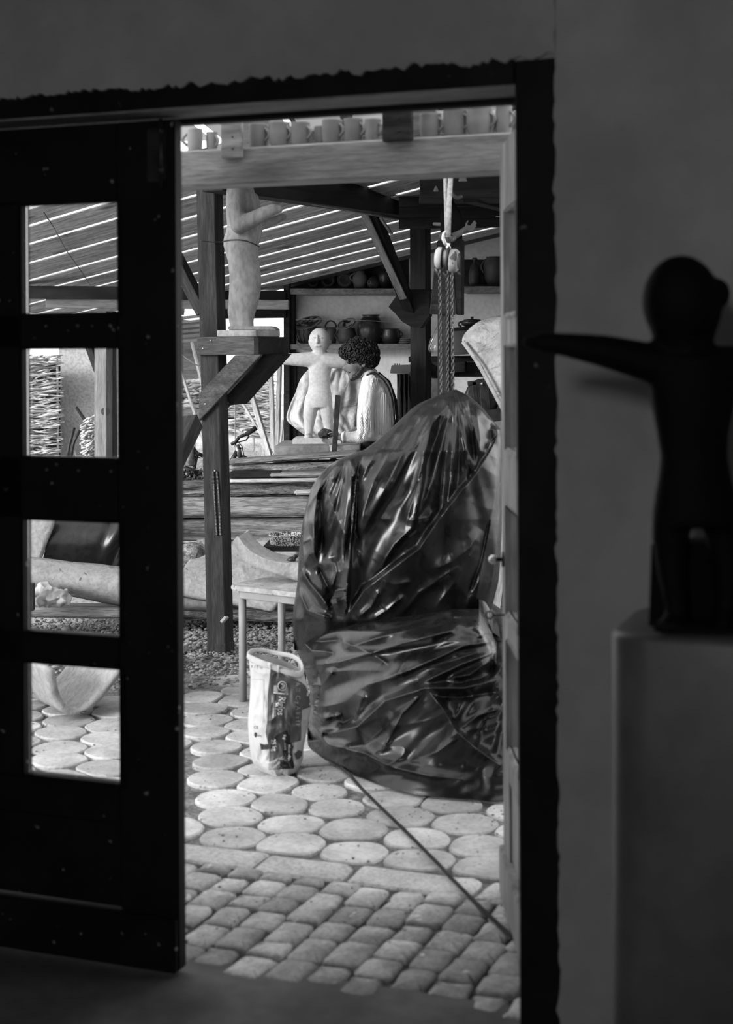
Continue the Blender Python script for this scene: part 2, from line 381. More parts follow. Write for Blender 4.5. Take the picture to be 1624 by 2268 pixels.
for bx_ in ((a0, a1, z0, z0 + .05), (a0, a1, z1 - .05, z1), (a0, a0 + .05, z0, z1), (a1 - .05, a1, z0, z1), (ul - .015, ul + .015, z0, z1)):
    hbox('window_frame', bx_[0], bx_[1], W0 - .12, W0 - .06, bx_[2], bx_[3], m_soffit_window, wn)
hbox('pane', a0, a1, W0 - .094, W0 - .09, z0, z1, m_glass, wn, 0)
tag(hbox('ceiling', U0 - .2, U1 + .2, W0 - .2, WF + .235, CEIL, CEIL + .15, m_wall, None, 0), kind='structure')
tag(hbox('floor', U0, U1, W0, WF + .24, -.14, 0, m_floor, None, .008), kind='structure')
prism('added_house_roof', [HS(U0 - .35, WF + .4, 2.98), HS(4.5, WF + .4, 2.98), HS(4.5, -.5, 5.0), HS(U0 - .35, -.5, 5.0)], (0, 0, .12), m_shed)['kind'] = 'structure'  # unseen house roof, added to darken tarp reflections and cut light from behind
# ---- door frame
tr = thing('trim_1', HS(UR_IN, WF, 0), kind='structure')
hbox('jamb', UR_IN, UR_OUT + .012, WF - .002, WF + .16, 0, ZT, m_blackwood, tr)
hbox('jamb', UL_OUT, UL_IN, WF - .002, WF + .16, 0, ZT, m_blackwood, tr)
hbox('header', UL_IN, UR_IN, WF - .002, WF + .16, ZF, ZT + .012, m_blackwood, tr)
hbox('lit_soffit', UL_IN, UR_IN, WF + .006, WF + .158, ZF - .004, ZF, m_soffit_window, tr, 0)  # underside of the header, outdoor light put into its pale colour
hbox('door_stop', UL_IN, UR_IN, WF + .16, WF + .2, ZF - .0185, ZF + .04, m_blackwood, tr)
# ---- door leaves, drawn once in leaf coordinates: l = 0 at the meeting edge, .90 at the hinge
WL = 3.60
def zy(py): return HW(157, py, WL)[1]
UE = HW(392, 1200, WL)[0]
pl0, pl1 = UE - HW(260, 900, WL)[0], UE - HW(53, 900, WL)[0]
PZ = [(zy(689), zy(454)), (zy(1009), zy(775)), (zy(1400), zy(1157)), (zy(1721), zy(1477))]
ZTOP = ZF - .012; pw = pl1 - pl0; LW = 1.06; ql0 = LW - .15 - pw; ql1 = LW - .15
def leaf(root, S, m, mb, front=-1):
    """S(l, t, z) -> place; t = 0 .. .042 from the room side outwards"""
    def bx(name, l0, l1, z0, z1, t0=0.0, t1=.042, mm=m, par=root, bv=.004):
        return bar(name, S((l0 + l1) / 2, (t0 + t1) / 2, z0), S((l0 + l1) / 2, (t0 + t1) / 2, z1), 0, 0, mm, par) if False else \
            prism(name, [S(l0, t0, z0), S(l1, t0, z0), S(l1, t0, z1), S(l0, t0, z1)], S(l0, t1, z0) - S(l0, t0, z0), mm, par, bv)
    bx('stile', 0, pl0 - .004, .015, ZTOP); bx('stile', ql1 + .004, LW, .015, ZTOP)
    bx('mullion', pl1 + .004, ql0 - .004, PZ[3][0] - .02, PZ[0][1] + .02)
    edges = [ZTOP] + [z for p in PZ for z in (p[1], p[0])] + [.26]
    bx('rail', pl0 - .004, ql1 + .004, PZ[0][1] + .004, ZTOP)
    for k in range(3): bx('rail', pl0 - .004, ql1 + .004, PZ[k + 1][1] + .004, PZ[k][0] - .004)
    bx('rail', pl0 - .004, ql1 + .004, PZ[3][0] - .11, PZ[3][0] - .004)
    bx('panel', pl0 - .004, ql1 + .004, .16, PZ[3][0] - .11, .008, .034)
    bx('weather_board', .004, LW - .004, .012, .155, -.014, .046, mm=m)
    for (z0, z1) in PZ:
        for (a, b) in ((pl0, pl1), (ql0, ql1)):
            bx('pane', a - .003, b + .003, z0 - .003, z1 + .003, .022, .025, m_glass, bv=0)
            for s in ((a - .006, b + .006, z0 - .022, z0 - .004), (a - .006, b + .006, z1 + .002, z1 + .012), (a - .018, a - .003, z0 - .02, z1 + .012), (b + .003, b + .018, z0 - .02, z1 + .012)):
                bx('glazing_bead', *s, -.008, .014, mb, bv=.005)
    return bx
d1 = thing('door_1', HS(UE - LW, WL, 0), kind='structure')
bx = leaf(d1, lambda l, t, z: HS(UE - l, WL + t, z), m_black, m_blackwood)
lz0, lz1 = zy(412), zy(296)
bp_ = bx('bolt_plate', UE - HW(369, 350, WL)[0], UE - HW(328, 350, WL)[0], lz0, lz1, -.004, 0, m_metal_dark)
for q in (lz0 + .018, lz1 - .02):
    lathe('bolt_guide', [(.009, 0), (.009, .02)], HS(UE - .035, WL - .014, q), m_metal_dark, d1, 12)
tube('bolt_rod', [HS(UE - .035, WL - .012, lz0 - .02), HS(UE - .035, WL - .012, ZTOP)], .0055, m_metal_dark, d1)
for (z0, z1) in PZ[:2]:
    for k in range(3): multi('rail_nail', [sphere_geo(HS(UE - pl0 - .02 - k * .1, WL - .0005, z0 - .04), (.004, .004, .004), 8, 6)], m_metal, d1)
d2 = thing("door_2", (.406, 3.77, 0), kind='structure')
FAR = 4.64
LW = .86; ql0 = LW - .15 - pw + .09; ql1 = LW - .06
bx = leaf(d2, lambda l, t, z: Vector((.406 + t + .012 * (l / LW), FAR - l, z)), m_greypaint, m_greypaint)
kn = P(1092, 1239, 4.585); st = Vector((.406, 4.585, kn.z))
lathe('rosette', [(.022, 0), (.024, .003), (.02, .006)], st, m_metal_dark, d2, 16, Matrix.Rotation(-math.pi / 2, 3, 'Y'))
hd = tube('door_handle', [st, st + Vector((-.02, 0, 0)), kn + Vector((.008, 0, 0))], [.006, .006, .008], m_metal_dark, d2)
multi('handle_knob', [sphere_geo(kn, .0135, 16, 10)], m_brass, hd)
k2 = P(1116, 1362, 4.57); tube('key', [Vector((.408, 4.57, k2.z)), Vector((.37, 4.57, k2.z))], .003, m_metal_dark, d2)
multi('key_bow', [tube_geo([Vector((.362 + .011 * math.cos(a), 4.57, k2.z + .011 * math.sin(a))) for a in [i * math.pi / 6 for i in range(12)]], .0028, 6, True)], m_metal_dark, d2)
for z in (.3, 1.2, 2.05):
    lathe('hinge', [(.009, 0), (.009, .09)], (.402, 3.79, z), m_metal_dark, d2, 10)
# ================================================================ FIGURE ON THE PLINTH INSIDE
YS = 2.9; ks = YS / F
def S_(px, py, dy=0): return P(px, py, YS + dy)
pz = P(1400, 1402, 2.86).z
pu0 = P(1358, 1402, 2.93).dot(U); pw0 = P(1400, 1408, 2.83).dot(W)
bm = bmesh.new(); rad = .085; PWID, PDEP = .46, .36; ring = []
for cx, cy, a0_ in ((PWID - rad, PDEP - rad, 0), (rad, PDEP - rad, 90), (rad, rad, 180), (PWID - rad, rad, 270)):
    for k in range(9):
        a = math.radians(a0_ + 90 * k / 8); ring.append((cx + rad * math.cos(a), cy + rad * math.sin(a)))
prof = [(0, 0), (0, pz * .5), (0, pz - .012), (.004, pz - .004), (.012, pz)]
V, Fc = [], []; nR = len(ring); cxm, cym = PWID / 2, PDEP / 2
for ins, z in prof:
    for (a, b) in ring:
        V.append(HS(pu0 + a + (cxm - a) * ins * 4, pw0 + b + (cym - b) * ins * 4, z))
for i in range(len(prof) - 1):
    for k in range(nR): Fc.append((i * nR + k, i * nR + (k + 1) % nR, (i + 1) * nR + (k + 1) % nR, (i + 1) * nR + k))
Fc.append(tuple((len(prof) - 1) * nR + k for k in range(nR)))
bm.free()
tag(mk('plinth', V, Fc, m_plinth, None, True), 'grey rounded plaster plinth under the black figure', 'plinth')
fig = thing('sculpture', HS(pu0 + .2, pw0 + .15, pz), 'black wooden figure with outstretched arms on the grey plinth indoors', 'sculpture')
gs = [sphere_geo(S_(1509, 668), (86 * ks, 84 * ks, 103 * ks), 24, 16), sphere_geo(S_(1589, 650), (30 * ks, 28 * ks, 35 * ks), 16, 10)]
gs += limb([(S_(1500, 720), 62 * ks), (S_(1522, 775), 50 * ks)]) + limb([(S_(1550, 690), 50 * ks), (S_(1530, 760), 46 * ks)])
gs += limb([(S_(1168, 757), 12 * ks), (S_(1205, 758), 24 * ks), (S_(1250, 763), 27 * ks), (S_(1340, 778), 37 * ks), (S_(1440, 803), 45 * ks), (S_(1500, 812), 47 * ks)])
gs += limb([(S_(1560, 812), 47 * ks), (S_(1660, 806), 42 * ks), (S_(1780, 790), 30 * ks), (S_(1880, 780), 22 * ks), (S_(1920, 778), 9 * ks)])
rows = [(790, 1452, 1628), (850, 1437, 1632), (900, 1444, 1626), (960, 1455, 1614), (1010, 1463, 1612), (1050, 1459, 1618), (1100, 1450, 1630), (1140, 1447, 1640), (1165, 1450, 1636)]
gs.append(loft_geo([(S_((l + r) / 2, y), (r - l) / 2 * ks, (r - l) * .36 * ks) for y, l, r in rows[::-1]], 24))
gs += limb([(S_(1490, 1130), 44 * ks), (S_(1486, 1190), 42 * ks), (S_(1488, 1260), 33 * ks), (S_(1500, 1340), 27 * ks), (S_(1496, 1375), 27 * ks), (S_(1478, 1388, -.03), 22 * ks)])
gs += limb([(S_(1592, 1130), 46 * ks), (S_(1606, 1190), 42 * ks), (S_(1612, 1260), 36 * ks), (S_(1610, 1350), 30 * ks), (S_(1600, 1386, -.03), 24 * ks)])
organic('figure_body', gs, .0065, m_figure_black, fig, 3)
prism('support_block', [S_(1442, 1202, .03), S_(1572, 1202, .03), S_(1576, 1398, .03), S_(1436, 1398, .03)], (0.03, .08, 0), m_figure_black, fig, .004)
prism('foot_slab', [S_(1448, 1388, -.08), S_(1640, 1396, -.08), S_(1640, 1408, -.08), S_(1448, 1400, -.08)], (.04, .16, 0), m_figure_black, fig, .003)
# ================================================================ COURTYARD GROUND
gr = thing('pavement', (0, 5, 0), kind='structure')
nx, ny = 60, 90; rows = []
for j in range(ny):
    wv = WF + .235 + (10.5 - WF - .2) * j / (ny - 1)
    rows.append([HS(-5 + 9.5 * i / (nx - 1), wv, -.013 + .004 * noise.noise(Vector((i * .7, j * .7, 2)))) for i in range(nx)])
grid('bedding', rows, m_earth, gr, 0)
grid('bedding', [[HS(u_, w_, -.011) for u_ in (-3, -1, 1)] for w_ in (WF + .236, 4.0, 4.425)], m_bed, gr, 0)
# setts in rows along the wall
def stone_mesh(a, b, h, dome, seed, jit=.012, n=4):
    """rounded block, a x b, from -.05 up to h"""
    bm = bmesh.new(); rs = random.Random(seed); o = Vector((seed * 3.7, 0, 0)); k = n * 4; top = []; mid = []; bot = []
    for i in range(k):
        q = 2 * math.pi * i / k + math.pi / k; c, s = math.cos(q), math.sin(q); e = .2
        x = math.copysign(abs(c) ** e, c) * a / 2; y = math.copysign(abs(s) ** e, s) * b / 2
        j = noise.noise_vector(Vector((c * 1.6, s * 1.6, 0)) + o) * jit; x += j.x; y += j.y
        mid.append(bm.verts.new((x, y, h - .007))); top.append(bm.verts.new((x * (1 - .018 / a), y * (1 - .018 / b), h))); bot.append(bm.verts.new((x, y, -.05)))
    cen = bm.verts.new((0, 0, h + dome))
    for i in range(k):
        i2 = (i + 1) % k
        bm.faces.new((bot[i], bot[i2], mid[i2], mid[i])); bm.faces.new((mid[i], mid[i2], top[i2], top[i])); bm.faces.new((top[i], top[i2], cen))
    me = bpy.data.meshes.new('stone'); bm.to_mesh(me); bm.free(); return me
def place(name, me, loc, rz, parent, tilt=0):
    o = bpy.data.objects.new(name, me); COL.objects.link(o)
    M = Matrix.Translation(loc) @ Matrix.Rotation(rz, 4, 'Z') @ Matrix.Rotation(tilt * (random.random() - .5), 4, 'X') @ Matrix.Rotation(tilt * (random.random() - .5), 4, 'Y')
    LOC[o] = M; o.matrix_basis = M; return attach(o, parent)
ROT = -TH
SD = [(.098, .100), (.128, .104), (.142, .100), (.112, .098), (.160, .104), (.120, .096), (.134, .106), (.150, .098)]
SETT = [stone_mesh(l_, w_, .003, .004, i) for i, (l_, w_) in enumerate(SD)]
for me in SETT: me.materials.append(m_sett); me.polygons.foreach_set('use_smooth', [True] * len(me.polygons))
u = -2.42
while u < -.38:                                        # courses run away from the door, joints staggered
    wv = WF + .238 - random.random() * .08
    while wv < 4.40:
        k = random.randrange(8); l_ = min(SD[k][0], 4.43 - wv)
        if l_ < .045: break
        o = place('cobblestone', SETT[k], HS(u + random.uniform(-.004, .004), wv + l_ / 2, random.uniform(-.004, .004)), ROT + math.pi / 2 + random.uniform(-.05, .05), gr, .05)
        sc = l_ / SD[k][0]; o.matrix_basis = o.matrix_basis @ Matrix.Diagonal((max(sc, .4), 1, 1, 1)); LOC[o] = o.matrix_basis.copy(); wv += l_ + .009
    u += .110
# flat slabs between setts and discs
u = -2.45; ks_ = 0
for Ls in (.36, .30, .40, .47, .42, .34):
    me = stone_mesh(Ls, .165, .004, .002, 50 + ks_, .02, 6); me.materials.append(m_slab); ks_ += 1
    place('kerb_stone', me, HS(u + Ls / 2, 4.50 + random.uniform(-.008, .008), 0), ROT + random.uniform(-.03, .03), gr, .02); u += Ls + .012
# sawn log discs
pts = []; row = 0; wv = 4.712
while wv < 8.4:
    u = -5.6 + (row % 2) * .118
    while u < .2:
        v = HS(u + random.uniform(-.034, .034), wv + random.uniform(-.028, .028) * (row > 0), 0)
        if -2.4 < v.x < 1.3 and v.y < 7.9 and not (v.y > 7.35 and v.x < -.75): pts.append(v)
        u += .236
    row += 1; wv += .205
def log_slice(i, c):
    """one sawn slice, cut to nestle between its neighbours"""
    nb = [(q - c) for q in pts if q is not c and (q - c).length < .42]; R0 = random.uniform(.104, .138); k = 30; rad = []
    wl = 4.602 - c.dot(W)
    for j in range(k):
        q = 2 * math.pi * j / k; d = Vector((math.cos(q), math.sin(q), 0)); r = R0 * (1 + .05 * noise.noise(Vector((d.x * 1.2, d.y * 1.2, i * 3.1))))
        for v in nb:
            p = d.dot(v) / v.length
            if p > .05: r = min(r, (v.length / 2 - .0075) / p)
        p = d.dot(W)
        if p < -.05: r = min(r, wl / p)
        rad.append(r)
    for _ in range(3): rad = [(rad[j - 1] + 2 * rad[j] + rad[(j + 1) % k]) / 4 for j in range(k)]
    rad = [r * (1 + .012 * noise.noise(Vector((j * 1.7, i, 0)))) for j, r in enumerate(rad)]
    bm = bmesh.new(); bot, mid, top = [], [], []
    for j in range(k):
        q = 2 * math.pi * j / k; x, y = rad[j] * math.cos(q), rad[j] * math.sin(q)
        bot.append(bm.verts.new((x, y, -.06))); mid.append(bm.verts.new((x, y, -.004))); top.append(bm.verts.new((x * .955, y * .955, .0015)))
    cc = bm.verts.new((0, 0, .003))
    for j in range(k):
        j2 = (j + 1) % k; bm.faces.new((bot[j], bot[j2], mid[j2], mid[j])); bm.faces.new((mid[j], mid[j2], top[j2], top[j])); bm.faces.new((top[j], top[j2], cc))
    me = bpy.data.meshes.new('log_disc'); bm.to_mesh(me); bm.free(); me.materials.append(m_disc); return me
for i, c in enumerate(pts):
    a = proj(c)
    if a[0] < -10 or a[0] > 1215 or (360 > a[0] > 310): continue
    place('log_disc', log_slice(i, c), Vector((c.x, c.y, random.uniform(-.004, .005))), 0, gr, .035)
# trodden earth and gravel by the timber pile
def scatter(name, n, fn, r0, r1, m, parent=None):
    ico = bmesh.new(); bmesh.ops.create_icosphere(ico, subdivisions=1, radius=1); IV = np.array([v.co for v in ico.verts]); IF = [[v.index for v in f.verts] for f in ico.faces]; ico.free()
    V = np.empty((n * len(IV), 3)); Fc = []
    for i in range(n):
        c = fn(); r = random.uniform(r0, r1); s = np.array([random.uniform(.6, 1.3), random.uniform(.6, 1.3), random.uniform(.35, .75)]) * r
        j = 1 + .25 * (np.random.rand(len(IV), 1) - .5); a = random.random() * 6.28; ca, sa = math.cos(a), math.sin(a)
        q = IV * s * j; q = np.stack([q[:, 0] * ca - q[:, 1] * sa, q[:, 0] * sa + q[:, 1] * ca, q[:, 2]], 1) + np.array(c)
        o = i * len(IV); V[o:o + len(IV)] = q; Fc += [[o + k for k in f] for f in IF]
    me = bpy.data.meshes.new(name); me.from_pydata(V.tolist(), [], Fc); return link_mesh(name, me, m, parent)
def gv():
    return (random.uniform(-2.5, .1), random.triangular(7.4, 9.6, 8.9), random.uniform(-.004, .012))
tag(scatter('gravel', 8000, gv, .006, .017, m_gravel), 'loose pale gravel spread at the foot of the timber pile', 'gravel', kind='stuff')
tag(scatter('grit', 1500, lambda: (random.uniform(-1.6, .9), random.uniform(4.2, 7.1), .002), .002, .006, m_gravel), 'scattered grit and dirt on the pavement joints', 'grit', kind='stuff')
# bright ground behind the workshop
def bank(x, y):
    t = max(0, min(1, (y - 10.3) / 2.6)); s = max(0, min(1, (-.55 - x) / .3)); return -.04 + .82 * t * t * (3 - 2 * t) * s
nx, ny = 110, 90; rows = []
for j in range(ny): rows.append([Vector((-16 + 26 * i / (nx - 1), 8.5 + 22 * j / (ny - 1), bank(-16 + 26 * i / (nx - 1), 8.5 + 22 * j / (ny - 1)) + .05 * noise.noise(Vector((i * .6, j * .6, 9))))) for i in range(nx)])
tag(grid('ground', rows, m_grass, None, 0), kind='structure')
nx, ny = 20, 10
tag(grid('ground_left', [[Vector((-14 + 9.6 * i / 19, 3.5 + 6 * j / 9, -.03)) for i in range(20)] for j in range(10)], m_earth, None, 0), kind='structure')
def HP(px, py, wv):
    a = ((px - PX0) - ROLL * (py - PY0)) / F; return P(px, py, wv / (ST * a + CT))
# ================================================================ MUG SHELF BEAM OUTSIDE THE DOOR
WB = 4.65
def hb(px, py, w_=WB): return HW(px, py, w_)
zt0 = hb(760, 313)[1]; zb0 = hb(760, 397)[1]; ub0 = hb(330, 370)[0]; ub1 = hb(1260, 330)[0]
tag(bar('timber_beam', HS(ub0, WB + .06, (zt0 + zb0) / 2), HS(ub1, WB + .06, (zt0 + zb0) / 2), .12, zt0 - zb0, m_wood_beam, None, bevel=.007),
    'pale planed timber beam across the doorway carrying the mugs', 'beam')
for i, (a, b, py) in enumerate(((497, 541, 353), (853, 917, 316))):
    u0, z0 = hb(a, py); u1, _ = hb(b, py)
    t = thing('hanger_board', HS((u0 + u1) / 2, WB, z0), ('narrow pale upright board nailed over the mug beam at its left', 'wide dark upright board nailed over the mug beam at its right')[i], 'board')
    bd_ = hbox('board', u0, u1, WB - .028, WB - .003, z0, z0 + .42, m_wood_beam if i == 0 else m_wood_post, t)
    hbox('backing_board', u0 - .02, u1 + .035, WB + .122, WB + .145, z0 + .05, z0 + .42, m_wood_beam, t)
    for k in (.03, .07): multi('nail', [sphere_geo(HS((u0 + u1) / 2 + .008, WB - .029, z0 + k), .003, 8, 5)], m_metal_dark, bd_)
mug_l = ['mug nearest the door leaf, its handle pointing left', 'mug just left of the narrow hanger board', 'first mug right of the narrow hanger board', 'second mug right of the narrow hanger board', 'third mug right of the narrow hanger board',
         'fourth mug right of the narrow hanger board', 'third mug left of the wide hanger board, tapered', 'mug touching the wide hanger board on its left', 'first mug right of the wide hanger board', 'second mug right of the wide hanger board, the widest',
         'third mug right of the wide hanger board with rounded belly', 'mug at the right end of the beam beside the open door leaf']
mugs = [(434, 34, 46, -1), (463, 26, 40, 1), (575, 42, 47, 1), (622, 44, 48, 1), (668, 42, 45, 1), (706, 30, 38, 1), (738, 44, 47, 1), (785, 42, 46, 1), (828, 36, 43, 1), (956, 46, 46, 1), (1010, 50, 52, 1), (1065, 52, 52, 1), (1118, 34, 52, 1)]
mug_l.insert(5, 'small mug set back between the left group of mugs')
mug_l[6] = 'fourth mug right of the narrow hanger board, pale'; mug_l[7] = 'fifth mug right of the narrow hanger board'
for i, (px, wpx, hpx, sd_) in enumerate(mugs):
    u, _ = hb(px, 300, WB + .07); back = .03 if i in (1, 5) else 0
    k = 5.05 / F; r = wpx * k / 2 * 1.06; h = hpx * k * 1.12; base = HS(u, WB + .062 + back, zt0 + .0035)
    t = thing('mug', base, 'unglazed clay ' + mug_l[i], 'mug', 'clay mugs on the beam')
    bel = 1.12 if i in (3, 11) else 1.0
    lathe('mug_body', [(r * .86, 0), (r * .9, .004), (r * .97 * bel, h * .35), (r * .98 * bel, h * .6), (r * .97, h * .93), (r, h), (r * .93, h), (r * .9, h * .6), (r * .84, .008), (.001, .007)], base, m_mug, t, 24)
    d = (U * sd_ * .9 + W * -.35).normalized(); q = [base + d * r * .9 + Z * h * .8]
    for a in range(1, 8): q.append(base + d * (r * .92 + math.sin(a / 8 * math.pi) * r * .62) + Z * h * (.8 - .55 * a / 8))
    q.append(base + d * r * .92 + Z * h * .24); tube('handle', q, .0048, m_mug, t, 8)
# ================================================================ CABLE
cab = [(756, 1700), (775, 1716), (800, 1745), (830, 1775), (856, 1800), (893, 1835), (940, 1882), (973, 1915), (1000, 1945), (1040, 1985), (1075, 2020), (1102, 2045), (1125, 2066), (1150, 2090)]
cp = [G(x, y, .014) for x, y in cab]
tag(tube('cable', cp, .006, m_darkcloth, None, 8), 'dark cable snaking from the tarpaulin over the setts to the door', 'cable')
# ================================================================ PLASTER BAG
BAGROWS = [(1453, 551, 1490, 672), (1475, 553, 1502, 676), (1505, 555, 1530, 683), (1554, 553, 1565, 688), (1590, 550, 1595, 684), (1617, 550, 1617, 680), (1660, 554, 1655, 673), (1682, 558, 1680, 671), (1695, 565, 1695, 665), (1714, 584, 1714, 655), (1722, 597, 1722, 648)]
BR = np.array(BAGROWS, float)
def brow(v):
    i = min(int(v), len(BR) - 2); t = v - i; a, b = BR[max(i - 1, 0)], BR[min(i + 2, len(BR) - 1)]; p, q = BR[i], BR[i + 1]
    return .5 * ((2 * p) + (q - a) * t + (2 * a - 5 * p + 4 * q - b) * t * t + (3 * p - a - 3 * q + b) * t ** 3)
def bagD(s, v):
    vv = v / (len(BR) - 1)
    bulge = (1 - min(1, abs(s)) ** 2.4) ** (1 / 2.0); R = .085 * (1 - .35 * max(0, vv - .82) / .18)
    d = R * bulge + .022 * max(0, 1 - abs(s + .24) * 1.7)
    cr = .012 * noise.noise(Vector((s * 2.2, vv * 6.5, 4.4))) + .008 * (1 - abs(noise.noise(Vector((s * 3 + vv * 5, vv * 8 - s * 2, 1.7))) * 2.4)) + .004 * noise.noise(Vector((s * 9, vv * 16, 2)))
    return 6.015 - d - cr * bulge
def bagpt(px, py, off=0.0):
    lo, hi = 0.0, len(BR) - 1.001
    for _ in range(22):
        m_ = (lo + hi) / 2; r = brow(m_); y = r[0] + (r[2] - r[0]) * (px - r[1]) / (r[3] - r[1])
        if y < py: lo = m_
        else: hi = m_
    r = brow(lo); s = (px - (r[1] + r[3]) / 2) / ((r[3] - r[1]) / 2)
    return P(px, py, bagD(max(-1, min(1, s)), lo) - off * 1.4 - .0018)
BT = P(612, 1722, 5.93)
bag = thing('plaster_sack', (BT.x, 5.95, 0), 'open paper plaster sack with dark print standing beside the tarpaulin', 'sack')
V, Fc = [], []; NV, NU = 150, 170
for j in range(NV):
    v = (len(BR) - 1.001) * j / (NV - 1); r = brow(v)
    for i in range(NU):
        q = 2 * math.pi * i / NU; s = math.cos(q); px = (r[1] + r[3]) / 2 + s * (r[3] - r[1]) / 2; py = r[0] + (r[2] - r[0]) * (s + 1) / 2
        if q <= math.pi: Y = bagD(s, v)
        else: Y = 6.015 + .085 * abs(math.sin(q)) ** .8; py -= 14 * abs(math.sin(q)) * (1 if v < 9.6 else .3)
        p = P(px, py, Y); p.z = max(p.z, .004); V.append(p)
for j in range(NV - 1):
    for i in range(NU): Fc.append((j * NU + i, (j + 1) * NU + i, (j + 1) * NU + (i + 1) % NU, j * NU + (i + 1) % NU))
Fc.append(tuple((NV - 1) * NU + i for i in range(NU)))
mk('sack_body', V, Fc, m_paper, bag, True)
bz = lambda x, y: (530 + x / 7.088, 1420 + y / 7.088)
rim = [((150, 215), 5.955), ((300, 290), 5.93), ((450, 345), 5.915), ((600, 400), 5.92), ((750, 455), 5.93), ((880, 500), 5.945), ((985, 480), 5.98), ((990, 380), 6.03), ((930, 260), 6.07), ((800, 205), 6.09), ((620, 185), 6.10), ((480, 155), 6.10), ((370, 125), 6.09), ((240, 120), 6.06), ((160, 155), 6.0)]
cw_ = sum((P(*bz(*a), d) for a, d in rim), Vector()) / len(rim); rr_ = [[], [], [], []]
for n_, (a, d) in enumerate(rim + rim[:1]):
    q = P(*bz(*a), d); o_ = q - cw_; o_.z = 0; o_.normalize(); fr_ = 1 if n_ < 7 or n_ > 13 else .55; jt = noise.noise(Vector((n_ * 1.9, 3, 0))) * .004
    rr_[0].append(q - o_ * .004 - Z * .012); rr_[1].append(q + Z * .006); rr_[2].append(q + o_ * (.007 + jt) + Z * .002); rr_[3].append(q + o_ * (.009 + jt) - Z * (.019 * fr_ + jt))
grid('rolled_rim', rr_, m_paper, bag, .0025, True, 2)
def decal(name, poly, m, off, step=6, parent=None):
    bm = bmesh.new(); f = bm.faces.new([bm.verts.new((x, y, 0)) for x, y in poly])
    xs = [p[0] for p in poly]; ys = [p[1] for p in poly]
    x = min(xs) + step
    while x < max(xs): bmesh.ops.bisect_plane(bm, geom=bm.verts[:] + bm.edges[:] + bm.faces[:], plane_co=(x, 0, 0), plane_no=(1, 0, 0)); x += step
    y = min(ys) + step
    while y < max(ys): bmesh.ops.bisect_plane(bm, geom=bm.verts[:] + bm.edges[:] + bm.faces[:], plane_co=(0, y, 0), plane_no=(0, 1, 0)); y += step
    bmesh.ops.triangulate(bm, faces=bm.faces)
    for v in bm.verts: v.co = bagpt(v.co.x, v.co.y, off)
    return bm_obj(name, bm, m, parent or bag)
def zp(*a): return [bz(x, y) for x, y in a]
pn = decal('printed_panel', zp((492, 440), (620, 500), (760, 560), (880, 610), (970, 640), (1040, 700), (1090, 820), (1125, 1030), (985, 1080), (985, 1190), (970, 1300), (975, 1420), (970, 1560), (820, 1600), (855, 1660), (840, 1720), (845, 1840), (868, 1960), (855, 2005), (660, 2008), (460, 2020), (470, 1900), (472, 1700), (440, 1560), (412, 1430), (436, 1290), (445, 1050), (447, 850), (470, 620)), m_print, .0012)
decal('printed_panel', zp((560, 1500), (640, 1440), (800, 1390), (800, 1590), (850, 1660), (830, 1740), (845, 1860), (860, 1990), (640, 2005), (630, 1880), (700, 1800), (640, 1620), (560, 1530)), m_printdark, .002)
decal('printed_panel', zp((470, 1900), (600, 1840), (720, 1790), (700, 1860), (640, 1890), (640, 2000), (462, 2012)), m_printgrey, .0022)
decal('black_label', zp((325, 1606), (390, 1625), (488, 1612), (492, 1690), (420, 1700), (345, 1708)), m_ink, .002)
for k, pg in enumerate((((545, 700), (600, 690), (610, 820), (540, 820)), ((710, 790), (770, 710), (772, 835), (715, 835)), ((540, 800), (765, 825), (762, 842), (540, 818)))):
    decal('logo_bar', zp(*pg), m_printgrey if k < 2 else m_white_ink, .002)
circ = lambda cx, cy, r, n=20: [(cx + r * math.cos(-i * 2 * math.pi / n), cy + r * 1.05 * math.sin(-i * 2 * math.pi / n)) for i in range(n)]
decal('logo_disc', zp(*circ(675, 705, 72)), m_white_ink, .0024); decal('logo_disc', zp(*circ(675, 705, 62)), m_printdark, .0030)
decal('logo_mark', zp((640, 665), (700, 660), (730, 700), (690, 760), (650, 740), (690, 700)), m_printgrey, .0036)
decal('frame_rule', zp((190, 595), (385, 600), (380, 1270), (376, 1270), (380, 604), (190, 600)), m_printgrey, .0012)
decal('logo_rule', zp((542, 840), (548, 840), (538, 1215), (526, 1215)), m_white_ink, .002)
def text(body, x, y, size, m, off, dirv=(0, 1), sx=1.0, bold=0.0):
    """print on the sack, baseline start at zoom point x,y, running along dirv, letter tops to the right of it"""
    c = bpy.data.curves.new('text', 'FONT'); c.body = body; c.size = 1; c.offset = bold; c.resolution_u = 3
    t = bpy.data.objects.new('t', c); COL.objects.link(t); bpy.context.view_layer.update()
    me = bpy.data.meshes.new_from_object(t.evaluated_get(bpy.context.evaluated_depsgraph_get())); bpy.data.objects.remove(t)
    d = Vector((dirv[0], dirv[1])).normalized(); n_ = Vector((d.y, -d.x))
    for v in me.vertices:
        q = Vector((x, y)) + d * v.co.x * size * sx + n_ * v.co.y * size; v.co = bagpt(*bz(q.x, q.y), off)
    return link_mesh('printed_text', me, m, bag)
text('Rigips', 628, 862, 150, m_white_ink, .0022, (-.09, 1), .86, .01)
text('SAINT-GOBAIN', 548, 935, 46, m_white_ink, .0022, (-.0, 1), .8)
text('25 kg', 502, 1545, 98, m_white_ink, .0026, (.12, 1), .86, .008)
text('Rigi', 690, 1470, 60, m_white_ink, .003, (.05, 1), .9); text('ment', 700, 1600, 60, m_white_ink, .003, (.08, 1), .9)
text('Moor-dips', 765, 1625, 62, m_white_ink, .003, (.02, 1), 1.0, .01)
text('A lll  C y A li s l P', 890, 640, 100, m_printgrey, .002, (.0, 1), .98)
